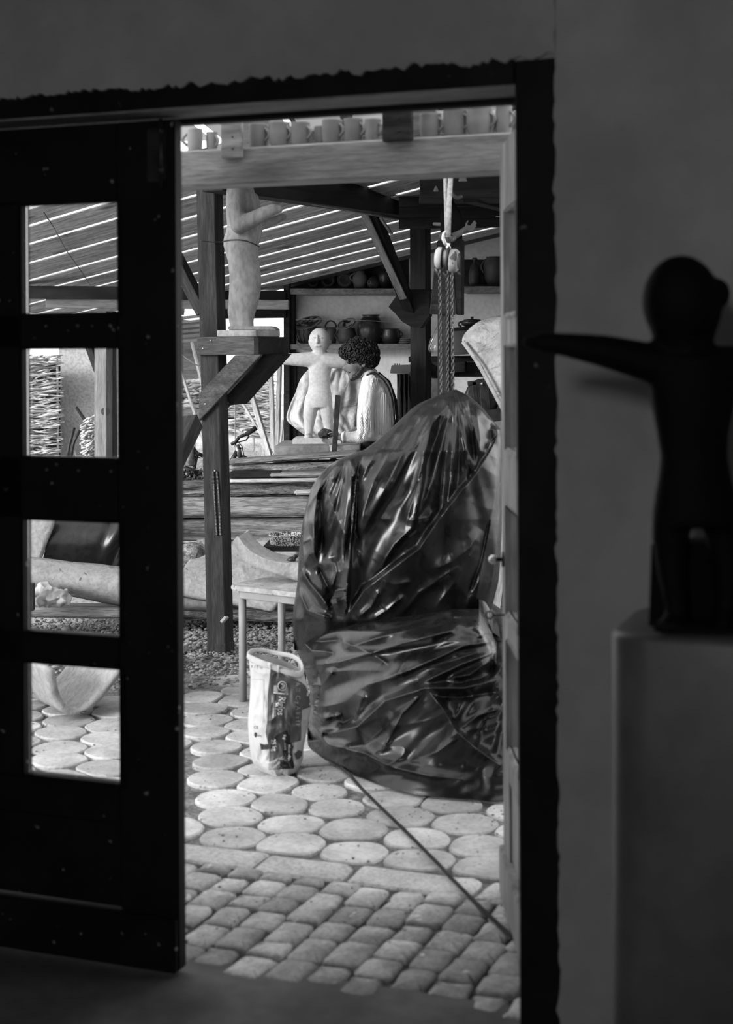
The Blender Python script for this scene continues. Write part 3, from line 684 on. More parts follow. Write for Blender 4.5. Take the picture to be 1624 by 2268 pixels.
text('CE', 225, 1370, 60, m_ink, .0014, (1, .1)); text('RIGIPS', 225, 1480, 44, m_ink, .0014, (1, .25)); text('o D G', 175, 340, 75, m_printgrey, .0014, (1, .1)); text('T / T U', 175, 420, 62, m_ink, .0014, (1, .05))
decal('logo_mark', zp((240, 1430), (275, 1440), (270, 1475), (262, 1510), (245, 1510), (235, 1470)), m_ink, .0014)
decal('tree_mark', zp((870, 1770), (930, 1710), (990, 1730), (985, 1800), (940, 1850), (900, 1850)), m_print, .0014)
# ================================================================ TARPAULIN OVER THE BULKY SCULPTURE
def polyd(pts, X, Yp):
    """distance, side and position of points (X,Yp) along polyline pts"""
    best = np.full(X.shape, 1e9); side = np.zeros(X.shape); tt = np.zeros(X.shape); L = 0.0; tot = sum(math.hypot(pts[i + 1][0] - pts[i][0], pts[i + 1][1] - pts[i][1]) for i in range(len(pts) - 1))
    for i in range(len(pts) - 1):
        (x0, y0), (x1, y1) = pts[i], pts[i + 1]; dx, dy = x1 - x0, y1 - y0; l = math.hypot(dx, dy)
        t = np.clip(((X - x0) * dx + (Yp - y0) * dy) / (l * l), 0, 1); ex, ey = X - x0 - t * dx, Yp - y0 - t * dy; d = np.hypot(ex, ey)
        m_ = d < best; best = np.where(m_, d, best); side = np.where(m_, np.sign(dx * ey - dy * ex), side); tt = np.where(m_, (L + t * l) / tot, tt); L += l
    return best, side, tt
def creases(lst, X, Yp):
    out = np.zeros(X.shape)
    for pts, amp, wl, wr in lst:                       # wl / wr: widths left and right of the direction of travel
        d, s, t = polyd(pts, X, Yp); wd = np.where(s < 0, wl, wr); tp = np.clip(np.minimum(t, 1 - t) * 6, 0, 1)
        out += amp * np.exp(-(d / wd) ** 1.15) * tp
    return out
def fbm(X, Yp, sx, sy, seed, oct_=3):
    out = np.zeros(X.shape)
    f = X.ravel(); g = Yp.ravel()
    out = np.array([noise.fractal(Vector((a / sx, b / sy, seed)), .9, 2.1, oct_) for a, b in zip(f, g)]).reshape(X.shape); return out
def z6(*a): return [(640 + x / 3.123, 840 + y / 3.123) for x, y in a]
def z7(*a): return [(500 + x / 2.4606, 1340 + y / 2.4606) for x, y in a]
TB = thing('tarpaulin', (.2, 6.4, 0), 'glossy black plastic tarpaulin draped over a bulky sculpture in the yard', 'tarpaulin')
UP = np.array([(863, 1004, 1012), (868, 990, 1022), (875, 973, 1037), (884, 950, 1047), (893, 930, 1058), (905, 912, 1071), (923, 893, 1085), (940, 876, 1100), (952, 862, 1110), (978, 832, 1112), (996, 808, 1112), (1003, 786, 1112), (1010, 768, 1112), (1020, 746, 1112), (1033, 726, 1112), (1060, 702, 1112), (1083, 689, 1112), (1118, 679, 1112), (1154, 671, 1112), (1192, 665, 1111), (1240, 661, 1109), (1290, 659, 1104), (1327, 653, 1095), (1368, 648, 1084), (1440, 652, 1082)], float)
nv, nu = 300, 300
yy = 863 + (1440 - 863) * (np.linspace(0, 1, nv) ** 1.25); Lx = np.interp(yy, UP[:, 0], UP[:, 1]); Rx = np.interp(yy, UP[:, 0], UP[:, 2])
th = np.linspace(0, math.pi, nu)                       # front, left edge (pi) .. right edge (0)
S = np.cos(th)[None, :]; PXg = (Lx + Rx)[:, None] / 2 + S * ((Rx - Lx) / 2)[:, None]; PYg = np.repeat(yy[:, None], nu, 1)
Rd = np.interp(yy, [863, 880, 920, 1000, 1150, 1440], [.02, .10, .20, .30, .34, .30])[:, None]
Df = 6.62 - Rd * np.sqrt(np.clip(1 - np.abs(S) ** 2.3, 0, 1))
env = np.clip(np.sin(th)[None, :] * 2.6, 0, 1) * np.clip((PYg - 862) / 22, 0, 1)
# fold fields radiating from the peak and from the left shoulder
ang = np.arctan2(PXg - 1000, PYg - 838); rr = np.hypot(PXg - 1000, PYg - 838)
fold = fbm(ang * 100, rr, 19, 420, 3.3, 2) * np.clip(rr / 260, 0.3, 1) * .036
ang2 = np.arctan2(PXg - 775, PYg - 985); rr2 = np.hypot(PXg - 775, PYg - 985); left = 1 / (1 + np.exp((PXg - 790) / 7))
fold = fold * (1 - left) + left * fbm(ang2 * 100, rr2, 17, 300, 8.1, 2) * np.clip(rr2 / 160, .1, 1) * .045
CU = [
 ([(1004, 880), (965, 930), (905, 1010), (850, 1110)], .022, 9, 12), ([(1006, 882), (985, 960), (960, 1060), (925, 1150)], .026, 8, 12), ([(1010, 880), (1008, 960), (1000, 1060), (985, 1150)], .024, 10, 8), ([(1014, 882), (1030, 960), (1036, 1040), (1030, 1100)], .024, 10, 8), ([(1020, 884), (1052, 950), (1068, 1010)], .026, 8, 10), ([(1000, 884), (975, 950), (935, 1050), (890, 1130)], -.022, 9, 9), ([(1012, 884), (1018, 960), (1015, 1080)], -.02, 9, 9), ([(1024, 890), (1045, 960), (1052, 1030)], -.022, 8, 8),
 (z6((990, 190), (960, 420), (935, 540), (895, 700), (835, 900), (800, 1060)), .030, 9, 14),
 (z6((1020, 190), (940, 520), (905, 780), (852, 1030), (730, 1145), (640, 1290), (530, 1410)), .046, 5, 26),
 (z6((1468, 356), (1380, 520), (1290, 665), (1180, 785), (1020, 992), (900, 1172), (760, 1275), (520, 1455), (400, 1640)), .075, 60, 3.5),
 (z6((480, 560), (470, 640), (450, 900), (425, 1150), (390, 1640)), .06, 3, 14),
 (z6((510, 520), (455, 700), (430, 1000), (380, 1300)), -.055, 14, 5),
 (z6((790, 290), (640, 470), (540, 610), (480, 760)), .03, 7, 12), (z6((860, 250), (720, 480), (590, 700), (520, 900), (480, 1100)), .024, 8, 10),
 (z6((960, 220), (830, 420), (700, 700), (560, 960), (490, 1100)), .024, 7, 16), (z6((900, 260), (800, 480), (660, 760)), -.018, 10, 10),
 (z6((1290, 180), (1325, 420), (1300, 560), (1275, 680)), .034, 9, 9), (z6((1240, 140), (1275, 350), (1280, 560)), -.02, 10, 10),
 (z6((1400, 280), (1395, 420), (1350, 500)), -.05, 14, 8), (z6((1470, 350), (1400, 420), (1370, 500)), .03, 5, 8),
 (z6((1060, 110), (1180, 330), (1290, 640)), .018, 10, 10), (z6((1150, 85), (1150, 300), (1120, 640)), .012, 14, 14),
 (z6((410, 530), (440, 600), (470, 690)), .03, 6, 6), (z6((345, 560), (320, 640), (300, 710)), .026, 6, 6), (z6((250, 640), (195, 800), (170, 1000), (175, 1200), (215, 1310)), .05, 9, 9),
 (z6((150, 780), (115, 960), (95, 1150), (110, 1300)), .032, 6, 8), (z6((215, 760), (235, 1000), (225, 1200)), -.04, 8, 8), (z6((265, 770), (330, 950), (420, 1130)), .022, 9, 12),
 (z6((90, 1130), (160, 1100)), .02, 5, 5), (z6((75, 1300), (150, 1420), (220, 1500), (290, 1600)), .05, 7, 7), (z6((310, 1230), (330, 1330), (290, 1460)), .05, 8, 8),
 (z6((200, 1290), (250, 1400), (330, 1560)), -.05, 8, 8), (z6((60, 1440), (130, 1600), (300, 1660)), .04, 7, 7),
 (z6((1330, 1040), (1255, 1160), (1120, 1265), (960, 1330)), .022, 16, 16), (z6((640, 1390), (720, 1420), (860, 1400)), .012, 10, 10), (z6((640, 1440), (570, 1570), (470, 1655)), .02, 8, 8),
 (z6((800, 1490), (690, 1590), (560, 1670)), .02, 8, 8), (z6((1430, 760), (1380, 1100), (1290, 1540)), .026, 7, 12), (z6((1400, 900), (1330, 1250), (1220, 1560)), -.024, 10, 10), (z6((1460, 900), (1430, 1250), (1380, 1560)), .022, 6, 10),
 (z6((1300, 1150), (1150, 1400), (1000, 1600)), .016, 9, 12), (z6((1180, 1290), (900, 1480), (760, 1650)), .018, 9, 12), (z6((820, 980), (960, 960), (1010, 900)), .008, 5, 5),
]
disp = (fold + creases(CU, PXg, PYg) + .005 * (1 - np.abs(fbm(PXg + PYg * .3, PYg, 46, 110, 5.5, 1)) * 2)) * env
Df = Df - disp
lip = np.clip((PYg - 1375) / 60, 0, 1); Df = Df + lip * .12
V, Fc = [], []
for j in range(nv):
    for i in range(nu): V.append(P(PXg[j, i], PYg[j, i], Df[j, i]))
NB = 40
for j in range(nv):
    for i in range(1, NB):
        q = math.pi * i / NB; s = -math.cos(q); px = (Lx[j] + Rx[j]) / 2 + s * (Rx[j] - Lx[j]) / 2
        V.append(P(px, yy[j], 6.62 + Rd[j, 0] * math.sin(q) ** .8 + .02 * noise.noise(Vector((s * 8, yy[j] / 200, 3)))))
hole = np.array(z6((395, 1440), (330, 1450), (290, 1530), (330, 1600), (385, 1640), (402, 1560)))
def inside(x, y, pg):
    c = False; n_ = len(pg)
    for i in range(n_):
        (x0, y0), (x1, y1) = pg[i], pg[i - 1]
        if (y0 > y) != (y1 > y) and x < (x1 - x0) * (y - y0) / (y1 - y0) + x0: c = not c
    return c
o2 = nv * nu
for j in range(nv - 1):
    for i in range(nu - 1):
        if 730 < PXg[j, i] < 772 and 1295 < yy[j] < 1370 and inside(PXg[j, i], yy[j], hole): continue
        Fc.append((j * nu + i, (j + 1) * nu + i, (j + 1) * nu + i + 1, j * nu + i + 1))
    def bk(jj, i): return jj * nu + nu - 1 if i == 0 else (jj * nu if i == NB else o2 + jj * (NB - 1) + i - 1)
    for i in range(NB):
        px = PXg[j, 0] + (PXg[j, -1] - PXg[j, 0]) * (1 - i / NB)
        if yy[j] > 1290 and i < 22 and i > 2: continue
        Fc.append((bk(j, i), bk(j + 1, i), bk(j + 1, i + 1), bk(j, i + 1)))
mk('upper_sheet', V, Fc, m_tarp, TB, True)
# lower sheet: spills forward over the setts
LOW = np.array([(1349, 1000, 1062), (1356, 960, 1072), (1366, 880, 1079), (1374, 700, 1082), (1382, 655, 1085), (1400, 649, 1092), (1421, 652, 1120), (1448, 660, 1135), (1474, 671, 1140), (1500, 680, 1145), (1535, 688, 1148), (1568, 690, 1150), (1600, 685, 1150), (1633, 680, 1150), (1652, 683, 1150), (1677, 704, 1150), (1700, 737, 1150), (1714, 762, 1150), (1730, 815, 1150), (1744, 853, 1150), (1759, 908, 1150), (1766, 972, 1150), (1774, 1030, 1150), (1781, 1076, 1150)], float)
nv, nu = 260, 340
yy = np.linspace(1349, 1781, nv); Lx = np.interp(yy, LOW[:, 0], LOW[:, 1]); Rx = np.interp(yy, LOW[:, 0], LOW[:, 2])
sg = np.linspace(0, 1, nu)[None, :]; sg = sg * sg * (3 - 2 * sg) * .5 + sg * .5
PXg = Lx[:, None] + sg * (Rx - Lx)[:, None]; PYg = np.repeat(yy[:, None], nu, 1)
cx = [640, 680, 704, 762, 815, 853, 908, 972, 1030, 1085, 1160]; cy = [1632, 1644, 1677, 1714, 1730, 1744, 1759, 1766, 1774, 1781, 1781]
pf = np.polyfit(cx, [5610.0 / (q - 775 + ROLL * (p - 812)) for p, q in zip(cx, cy)], 3); Yb = np.polyval(pf, PXg) - .02
b_ = (PYg - 775 + ROLL * (PXg - 812)) / F; cl = .50; Df = (Yb + 1.65 * cl) / (1 + cl * b_)
Df = Df + .26 * np.clip(1 - (PYg - np.interp(PXg, [640, 700, 880, 960, 1000, 1062, 1100], [1380, 1374, 1366, 1356, 1349, 1349, 1420])) / 55, 0, 1) ** 2
eL = np.clip(1 - (PXg - Lx[:, None]) / 34, 0, 1); Df = Df + np.where(PYg < 1640, .16, .0) * eL ** 2 * (.4 + .9 * np.abs(np.sin(PYg * .045 + 2 * np.sin(PYg * .021))))
env = np.clip((PXg - Lx[:, None]) / 6, 0, 1) * np.clip((PYg - 1352) / 14, 0, 1); low = np.clip((np.interp(PXg, cx, cy) - PYg) / 60, .12, 1)
a1 = np.arctan2(PYg - 1422, 1150 - PXg); r1 = np.hypot(PYg - 1422, 1150 - PXg)
fold = fbm(a1 * 100, r1, 24, 260, 6.6, 2) * .034 * np.clip(r1 / 200, .2, 1)
CL = [
 (z7((372, 100), (400, 180), (470, 250), (600, 262)), .05, 9, 9), (z7((470, 380), (440, 480), (470, 600), (450, 700)), .05, 8, 12), (z7((500, 330), (520, 430), (500, 560)), -.045, 9, 9), (z7((440, 560), (520, 620), (640, 600)), .04, 8, 8), (z7((455, 760), (540, 830), (660, 890)), .03, 7, 7), (z7((640, 200), (780, 260), (900, 330)), .03, 9, 12), (z7((1250, 60), (1330, 60), (1400, 110)), .03, 7, 7),
 (z7((365, 100), (430, 130), (560, 136), (840, 142), (1000, 118)), .05, 10, 10), (z7((390, 190), (520, 200), (640, 190)), -.04, 12, 12),
 (z7((1445, 200), (1300, 222), (1130, 300), (960, 372), (860, 395)), .05, 10, 16), (z7((1452, 262), (1290, 322), (1140, 392), (1060, 432)), .05, 8, 14), (z7((1445, 300), (1330, 382), (1200, 402)), .03, 8, 10),
 (z7((1400, 180), (1370, 130), (1340, 90)), .04, 8, 8), (z7((1300, 78), (1230, 142), (1000, 202), (620, 312), (465, 335)), .055, 10, 18), (z7((1200, 60), (1000, 130), (800, 190), (640, 240)), .03, 8, 8),
 (z7((1505, 400), (1300, 452), (1090, 452), (870, 522), (720, 662), (540, 712)), .075, 34, 7), (z7((1490, 470), (1300, 500), (1150, 500)), -.035, 14, 14),
 (z7((1095, 455), (1180, 562), (1260, 692), (1380, 792), (1505, 882)), .06, 8, 30), (z7((1090, 462), (960, 592), (830, 832)), .035, 12, 18), (z7((900, 640), (760, 760), (620, 790)), -.03, 16, 16),
 (z7((455, 640), (560, 762), (760, 812), (900, 882), (1110, 932), (1300, 950)), .05, 12, 9), (z7((540, 712), (500, 680), (458, 640)), .03, 6, 6),
 (z7((470, 420), (466, 540), (480, 620)), .03, 6, 12), (z7((600, 340), (520, 450), (480, 540)), .045, 8, 14), (z7((760, 470), (720, 580), (690, 640)), .02, 8, 10), (z7((1000, 270), (930, 390), (760, 440)), .02, 8, 8),
 (z7((1440, 150), (1460, 260), (1445, 400)), -.05, 10, 10), (z7((1505, 560), (1380, 600), (1260, 690)), .03, 10, 12), (z7((1300, 700), (1150, 800), (1000, 850)), .02, 12, 12), (z7((560, 600), (640, 640), (720, 600)), -.03, 12, 12),
]
disp = (fold + creases(CL, PXg, PYg) + .012 * (1 - np.abs(fbm(PXg, PYg + PXg * .35, 110, 44, 7.7, 1)) * 2)) * env * low
Df = Df - disp
V, Fc = [], []
for j in range(nv):
    for i in range(nu):
        p = P(PXg[j, i], PYg[j, i], Df[j, i]); p.z = max(p.z, .009 + .006 * noise.noise(Vector((p.x * 14, p.y * 14, 0)))); V.append(p)
o2 = len(V)
for j in range(nv):
    for i in range(2):
        px = (Lx[j], Rx[j])[i]; p = P(px, yy[j], Df[j, 0 if i == 0 else -1]); p.y += .75; p.x += (-.02, .05)[i] ; p.z = max(0.01, p.z); V.append(p)
for j in range(nv - 1):
    for i in range(nu - 1): Fc.append((j * nu + i, (j + 1) * nu + i, (j + 1) * nu + i + 1, j * nu + i + 1))
    if yy[j] < 1640:
        Fc.append((o2 + j * 2, o2 + j * 2 + 2, (j + 1) * nu, j * nu)); Fc.append((j * nu + nu - 1, (j + 1) * nu + nu - 1, o2 + j * 2 + 3, o2 + j * 2 + 1))
mk('lower_sheet', V, Fc, m_tarp, TB, True)
# ================================================================ STOOL WITH CLAY ARC
A_, B_ = P(502, 1297, 7.216), P(672, 1318, 6.96); zt = .548; A_.z = B_.z = zt; dv = (B_ - A_).normalized(); nv_ = Vector((-dv.y, dv.x, 0)); LT, DT = .46, .40
st = thing('stool', A_ + dv * .2 + nv_ * .2 - Z * zt, 'small pale stool with tubular legs holding a clay arc', 'stool')
ring = []
for cx_, cy_, a0_ in ((LT - .05, DT - .05, 0), (.05, DT - .05, 90), (.05, .05, 180), (LT - .05, .05, 270)):
    for k in range(6):
        a = math.radians(a0_ + 90 * k / 5); q = A_ + dv * (cx_ + .05 * math.cos(a)) + nv_ * (cy_ + .05 * math.sin(a)); q.z = zt - .022; ring.append(q)
prism('seat', ring, (0, 0, .022), mat('worn_stool_top', .27, .38, 9, rough=.8, bump=.3, spots=(30, .64, .12), fine=(40, .7)), st, .005)
m_leg = mat('painted_stool_leg', .17, .24, 8, rough=.6, bump=.1, spots=(45, .7, .5))
for (a, b) in ((.055, .05), (LT - .055, .05), (.055, DT - .05), (LT - .055, DT - .05)):
    q = A_ + dv * a + nv_ * b; tube('leg', [Vector((q.x, q.y, 0)), Vector((q.x, q.y, zt - .02))], .0185, m_leg, st, 16)
for (a0_, b0_, a1_, b1_) in ((.06, .03, LT - .06, .03), (.06, DT - .03, LT - .06, DT - .03), (.03, .06, .03, DT - .06), (LT - .03, .06, LT - .03, DT - .06)):
    q0 = A_ + dv * a0_ + nv_ * b0_; q1 = A_ + dv * a1_ + nv_ * b1_; q0.z = q1.z = zt - .042; bar('apron', q0, q1, .018, .038, m_leg, st)
up_ = [(527, 1188), (541, 1207), (558, 1223), (583, 1236), (610, 1245), (636, 1249), (665, 1251), (700, 1252), (740, 1246), (775, 1232)]
lo_ = [(515, 1200), (529, 1225), (547, 1243), (570, 1257), (602, 1267), (636, 1276), (668, 1283), (700, 1285), (745, 1276), (786, 1258)]
YC = 7.27; V, Fc = [], []; nA = len(up_)
for k, dy in enumerate((0, .008, .2, .21)):
    for i in range(nA):
        q = P(*up_[i], YC); V.append(q + Vector((dy * .15, dy, (.003 if k in (0, 3) else .0))) + noise.noise_vector(Vector((i, k * 3, 0))) * .004)
    for i in range(nA):
        q = P(*lo_[i], YC); V.append(q + Vector((dy * .15, dy, -.012 if k in (1, 2) else 0)) + noise.noise_vector(Vector((i, k * 3, 7))) * .005)
nn = 2 * nA
for k in range(3):
    for i in range(nA - 1):
        Fc.append((k * nn + i, k * nn + i + 1, (k + 1) * nn + i + 1, (k + 1) * nn + i)); Fc.append((k * nn + nA + i + 1, k * nn + nA + i, (k + 1) * nn + nA + i, (k + 1) * nn + nA + i + 1))
    for i in (0, nA - 1): Fc.append((k * nn + i, (k + 1) * nn + i, (k + 1) * nn + nA + i, k * nn + nA + i))
for k in (0, 3):
    for i in range(nA - 1): Fc.append((k * nn + i, k * nn + nA + i, k * nn + nA + i + 1, k * nn + i + 1))
zmin = min(v.z for v in V); V = [v - Z * (zmin - zt - .001) if False else v for v in V]
ca = mk('clay_arc', V, Fc, m_clay, None); tag(ca, 'pale clay arc segment with a rough cut edge resting on the stool', 'clay piece')
mo = ca.modifiers.new('b', 'BEVEL'); mo.width = .003; mo.segments = 2
foil = organic('crumpled_tin', [sphere_geo(P(646, 1240, 7.36), (.022, .02, .016), 10, 7), sphere_geo(P(655, 1232, 7.36), (.014, .012, .010), 9, 6), sphere_geo(P(638, 1243, 7.36), (.012, .012, .010), 9, 6)], .004, m_metal_dark, None, 1)
tag(foil, 'small crumpled dark tin lying in the clay arc', 'tin')
# ================================================================ WORKSHOP: ROOF AND FRAME
F1, F2, A1 = P(577, 644, 12.2), P(1115, 514, 11.0), P(577, 537.7, 10.6)
RN = (F2 - F1).cross(A1 - F1).normalized(); RN = RN if RN.z > 0 else -RN; RD = (F2 - F1).normalized(); CAM = Vector((0, 0, EYE))
def onroof(px, py, off=0.0):
    d = P(px, py, 1.0) - CAM; return CAM + d * ((F1 + RN * off - CAM).dot(RN) / d.dot(RN))
roof = thing('ceiling_workshop', F1, kind='structure')
RY = [300, 345, 390, 437, 480, 512, 539, 568, 591, 611, 630, 645]
for i in range(len(RY) - 1):
    q0, q1 = onroof(577, RY[i]), onroof(577, RY[i + 1]); e = (q1 - q0); e -= RD * e.dot(RD); wd = e.length; e.normalize()
    mid = q0 + e * wd / 2; tilt = .0
    a, b = mid - RD * (mid.x + 2.7) / RD.x, mid + RD * 3.3
    bar('roof_board', a, b, wd - .052, .007, m_wood_roof, roof, up=RN, bevel=.001)
e0, e1 = F1 + RN * .02, F1 + RD * 3.6 + RN * .02
prism('roof_board', [e0, e1, Vector((e1.x, 12.6, e1.z + .02)), Vector((e0.x, 12.6, e0.z + .02))], (0, 0, .025), m_wood_roof, roof)  # wedge added to close the gap leaking sky light onto the shelf
# eave beams at the low left end of the roof
Q = onroof(150, 634)
for i, (y0, y1, x0, x1, dy, mm, lb) in enumerate(((633, 661, -40, 420, -.25, m_wood_post, 'upper grey eave beam under the low end of the roof boards'), (662, 682, 105, 640, -.2, m_wood_beam, 'lower pale eave plank under the grey beam'))):
    Yq = Q.y + dy; k = Yq / F
    tag(bar('eave_beam', P(x0, (y0 + y1) / 2, Yq), P(x1, (y0 + y1) / 2 + 3, Yq), .12, (y1 - y0) * k, mm, None, bevel=.005), lb, 'beam')
tag(tube('slack_wire', [onroof(97, 470, -.03), onroof(120, 505, -.04), onroof(145, 552, -.04), onroof(178, 598, -.04), onroof(202, 634, -.05)], .003, m_metal_dark, None, 6), 'thin dark wire hanging slack under the roof boards', 'wire')
# post with bracket
WP = 7.50
pb = HP(459, 1447, WP); pt = HP(432, 330, WP); cu, cw = .055, .055
post = thing('timber_post', (pb.x, pb.y, 0), 'square timber post with diagonal braces in front of the timber pile', 'post')
pb2 = pb + U * cu + W * cw; pt2 = pt + U * cu + W * cw; pb2.z = 0
bar('post_shaft', pb2, pt2, .11, .11, m_wood_post, post, up=W, bevel=.004)
bar('post_foot', pb2, pb2 + Z * .062, .115, .115, m_wood_post, post, up=W, bevel=.004)
C = HP(564, 786, WP - .03)
hb_ = .098
def hbx(name, u0, u1, w0, w1, z0, z1, m, par, bv=.003):
    o = C + Z * 0; a = o + U * u0 + W * (w0 + w1) / 2 + Z * (z0 + z1) / 2; b = o + U * u1 + W * (w0 + w1) / 2 + Z * (z0 + z1) / 2
    return bar(name, a, b, abs(w1 - w0), abs(z1 - z0), m, par, bevel=bv)
hbx('bracket_board', -.345, 0, 0, .028, 0, hb_, m_wood_brown, post)
hbx('bracket_board', -.345, 0, .36, .39, 0, hb_, m_wood_brown, post)
hbx('cross_board', .001, .026, -.002, .392, .002, hb_, m_wood_dark, post)  # right side of the platform, its shade put into the darker wood
hbx('cross_board', -.2, -.17, .03, .36, .01, hb_, m_wood_dark, post)
for x, y in ((467, 754), (450, 772), (455, 895)): multi('screw_head', [sphere_geo(HP(x, y, WP - .0315), (.006, .004, .006), 10, 6)], m_metal, post)
prism('brace_board', [HP(520, 787, WP - .03), HP(579, 785, WP - .03), HP(441, 932, WP - .03), HP(440, 873, WP - .03)], W * .028, m_wood_brown, post, .002)
prism('brace_board', [HP(560, 783, WP + .33), HP(606, 782, WP + .33), HP(497, 905, WP + .33), HP(484, 886, WP + .33)], W * .05, m_wood_dark, post, .002)
prism('brace_board', [HP(585, 785, WP + .1), HP(614, 784, WP + .1), HP(512, 898, WP + .1), HP(497, 882, WP + .1)], W * .2, m_wood_dark, post, .002)
bar('knee_brace', HP(330, 452, WP + .06), HP(452, 694, WP + .06), .06, .085, m_wood_post, post, up=W, bevel=.003)
slab = hbx('plaster_slab', -.268, 0.0, .03, .34, hb_ + .0005, hb_ + .037, m_clay, None, .004); tag(slab, 'pale plaster slab lying on the post bracket', 'slab')
# string of beads on the post
bs = thing('bead_string', HP(478, 1190, WP - .01), 'long loop of small shiny beads hanging on the timber post', 'beads')
geo = []
for k in range(46):
    t = k / 45
    for x0 in (472.5, 480.5):
        sw = 1.2 * math.sin(t * math.pi) * (1 if x0 > 476 else -.25)
        geo.append(sphere_geo(HP(x0 + sw + 8 * t, 1046 + 138 * t, WP - .008), .0058, 8, 5))
tag(multi('bead', geo, mat('shiny_bead', .03, .05, 9, rough=.15, bump=0, spec=.9), bs), kind='stuff')
multi('bead_nail', [sphere_geo(HP(476, 1043, WP - .006), .006, 8, 5)], m_metal, bs)
tag(bar('split_offcut', HP(492, 1378, WP - .02), HP(503, 1366, WP - .012), .016, .045, m_clay, None, up=W), 'small pale wedge offcut leaning on the post near the ground', 'offcut')
tag(bar('wood_offcut', G(398, 1438, .02), G(409, 1432, .02), .05, .04, m_wood_light, None), 'small pale block of wood lying in the gravel', 'offcut')
# strut end leaning at the left of the post
stt = thing('leaning_beam', G(350, 1500), 'thick square beam end leaning beside the timber post', 'beam')
bar('beam_shaft', P(424, 934, 7.75), P(352, 1080, 7.35), .10, .085, m_wood_post, stt, up=W, bevel=.003); bar('beam_shaft', P(352, 1080, 7.35), G(300, 1480), .10, .085, m_wood_post, stt, up=W, bevel=.003)
# ridge beam running back to the rear post
tag(bar('main_beam', P(470, 392, 8.05), P(985, 470, 10.6), .13, .15, m_wood_dark, None, bevel=.004), 'dark heavy beam running back under the roof boards', 'beam')
tag(bar('lit_strip', P(540, 423, 8.25), P(905, 488, 10.2), .03, .018, m_wood_shelf, None, bevel=.002), 'thin strip along the underside of the dark beam, coloured pale as lit', 'lit_strip')  # lit strip below the beam, the light put into paler wood
rp = thing('rear_post', (P(933, 1300, 10.5).x, 10.5, 0), 'dark rear post with knee brace and pointed wooden bracket', 'post')
bar('post_shaft', Vector((P(933, 900, 10.5).x, 10.56, 0)), P(931, 440, 10.56), .115, .115, m_wood_dark, rp, up=W, bevel=.004)
bar('knee_brace', P(824, 470, 9.85), P(910, 690, 10.35), .075, .085, m_wood_dark, rp, up=W, bevel=.003)
bar('lit_brace_edge', P(808, 476, 9.80), P(894, 662, 10.2), .05, .012, m_wood_shelf, rp, up=W, bevel=.002)  # lit front edge of the brace, painted in as paler wood
prism('pointed_bracket', [P(888, 641, 10.3), P(860, 680, 10.3), P(876, 695, 10.3), P(890, 712, 10.3), P(912, 725, 10.3), P(932, 727, 10.3), P(952, 700, 10.3), P(952, 640, 10.3)], (.02, .06, 0), m_wood_dark, rp, .003)
bar('peg', P(843, 482, 9.7), P(868, 518, 9.85), .02, .014, m_wood_shelf, rp)
# loft full of dark stuff at upper right
ld = thing('loft_deck', P(1040, 440, 9.0), 'dark loft deck of boards above the hoist', 'deck')
for k in range(5): bar('deck_board', P(930, 440, 8.75 + k * .28), P(1330, 440, 8.75 + k * .28) + Z * 0, .27, .03, m_wood_dark, ld, bevel=.002)
bar('deck_fascia', P(930, 400, 8.6), P(1330, 398, 8.6), .05, .2, m_wood_dark, ld); bar('deck_joist', P(1040, 425, 8.65), P(1180, 462, 10.2), .08, .12, m_wood_dark, ld)
for k in range(3): prism('deck_board', [P(884, 436 + k * 24, 9.72), P(1120, 432 + k * 24, 9.72), P(1120, 455 + k * 24, 9.72), P(884, 459 + k * 24, 9.72)], (0, .03, 0), m_wood_dark, ld, .002)  # upright dark panel added to cover the bright roof gaps
for i, (x, y, r, lb) in enumerate(((1025, 402, 10, 'round clay bowl tilted on the loft edge beside the strap'), (1018, 430, 9, 'curved dark horn hanging below the loft beside the strap'), (756, 402, 7, 'small pale lamp shade hanging behind the mug beam'), (966, 424, 6, 'little pale cup hanging under the loft left of the strap'))):
    q = P(x, y, 8.4); k = 8.4 / F * r
    if i == 1: o = tube('horn', [P(1001, 422, 8.4), P(1005, 433, 8.4), P(1013, 438, 8.4), P(1024, 433, 8.4)], [.006, .012, .014, .012], m_pot2, None)
    else: o = lathe(('bowl', '', 'lamp_shade', 'cup')[i], [(k * .9, 0), (k, .002), (k * .5, k * 1.5), (k * .2, k * 2)], q, m_pot3, None, 16)
    tag(o, lb, ('bowl', 'horn', 'lamp', 'cup')[i])
# cloudy roof sheet and rafters seen between the mugs
tb = bpy.data.materials.new('cloudy_polycarbonate'); tb.use_nodes = True; nt_ = tb.node_tree; nt_.nodes.remove(nt_.nodes['Principled BSDF'])
tl = nt_.nodes.new('ShaderNodeBsdfTranslucent'); df = nt_.nodes.new('ShaderNodeBsdfDiffuse'); mxs = nt_.nodes.new('ShaderNodeMixShader'); tl.inputs[0].default_value = (.34, .34, .34, 1); df.inputs[0].default_value = (.3, .3, .3, 1)
mxs.inputs[0].default_value = .3; nt_.links.new(tl.outputs[0], mxs.inputs[1]); nt_.links.new(df.outputs[0], mxs.inputs[2]); nt_.links.new(mxs.outputs[0], nt_.nodes['Material Output'].inputs[0])
rs0 = onroof(577, 290, .03); rs1 = onroof(577, 652, .03); ra = [q + RD * ((-2.75 - q.x) / RD.x) for q in (rs0, rs1)]; rb = [q + RD * 4.4 for q in (rs0, rs1)]
tb2 = tb.copy(); tb2.node_tree.nodes['Mix Shader'].inputs[0].default_value = .05; tb2.node_tree.nodes['Translucent BSDF'].inputs[0].default_value = (.5, .5, .5, 1)
grid('sun_leak_cover', [[ra[0], rb[0]], [ra[1], rb[1]]], tb2, roof, 0, False)  # translucent sheet added to stop sun leaking through the board gaps
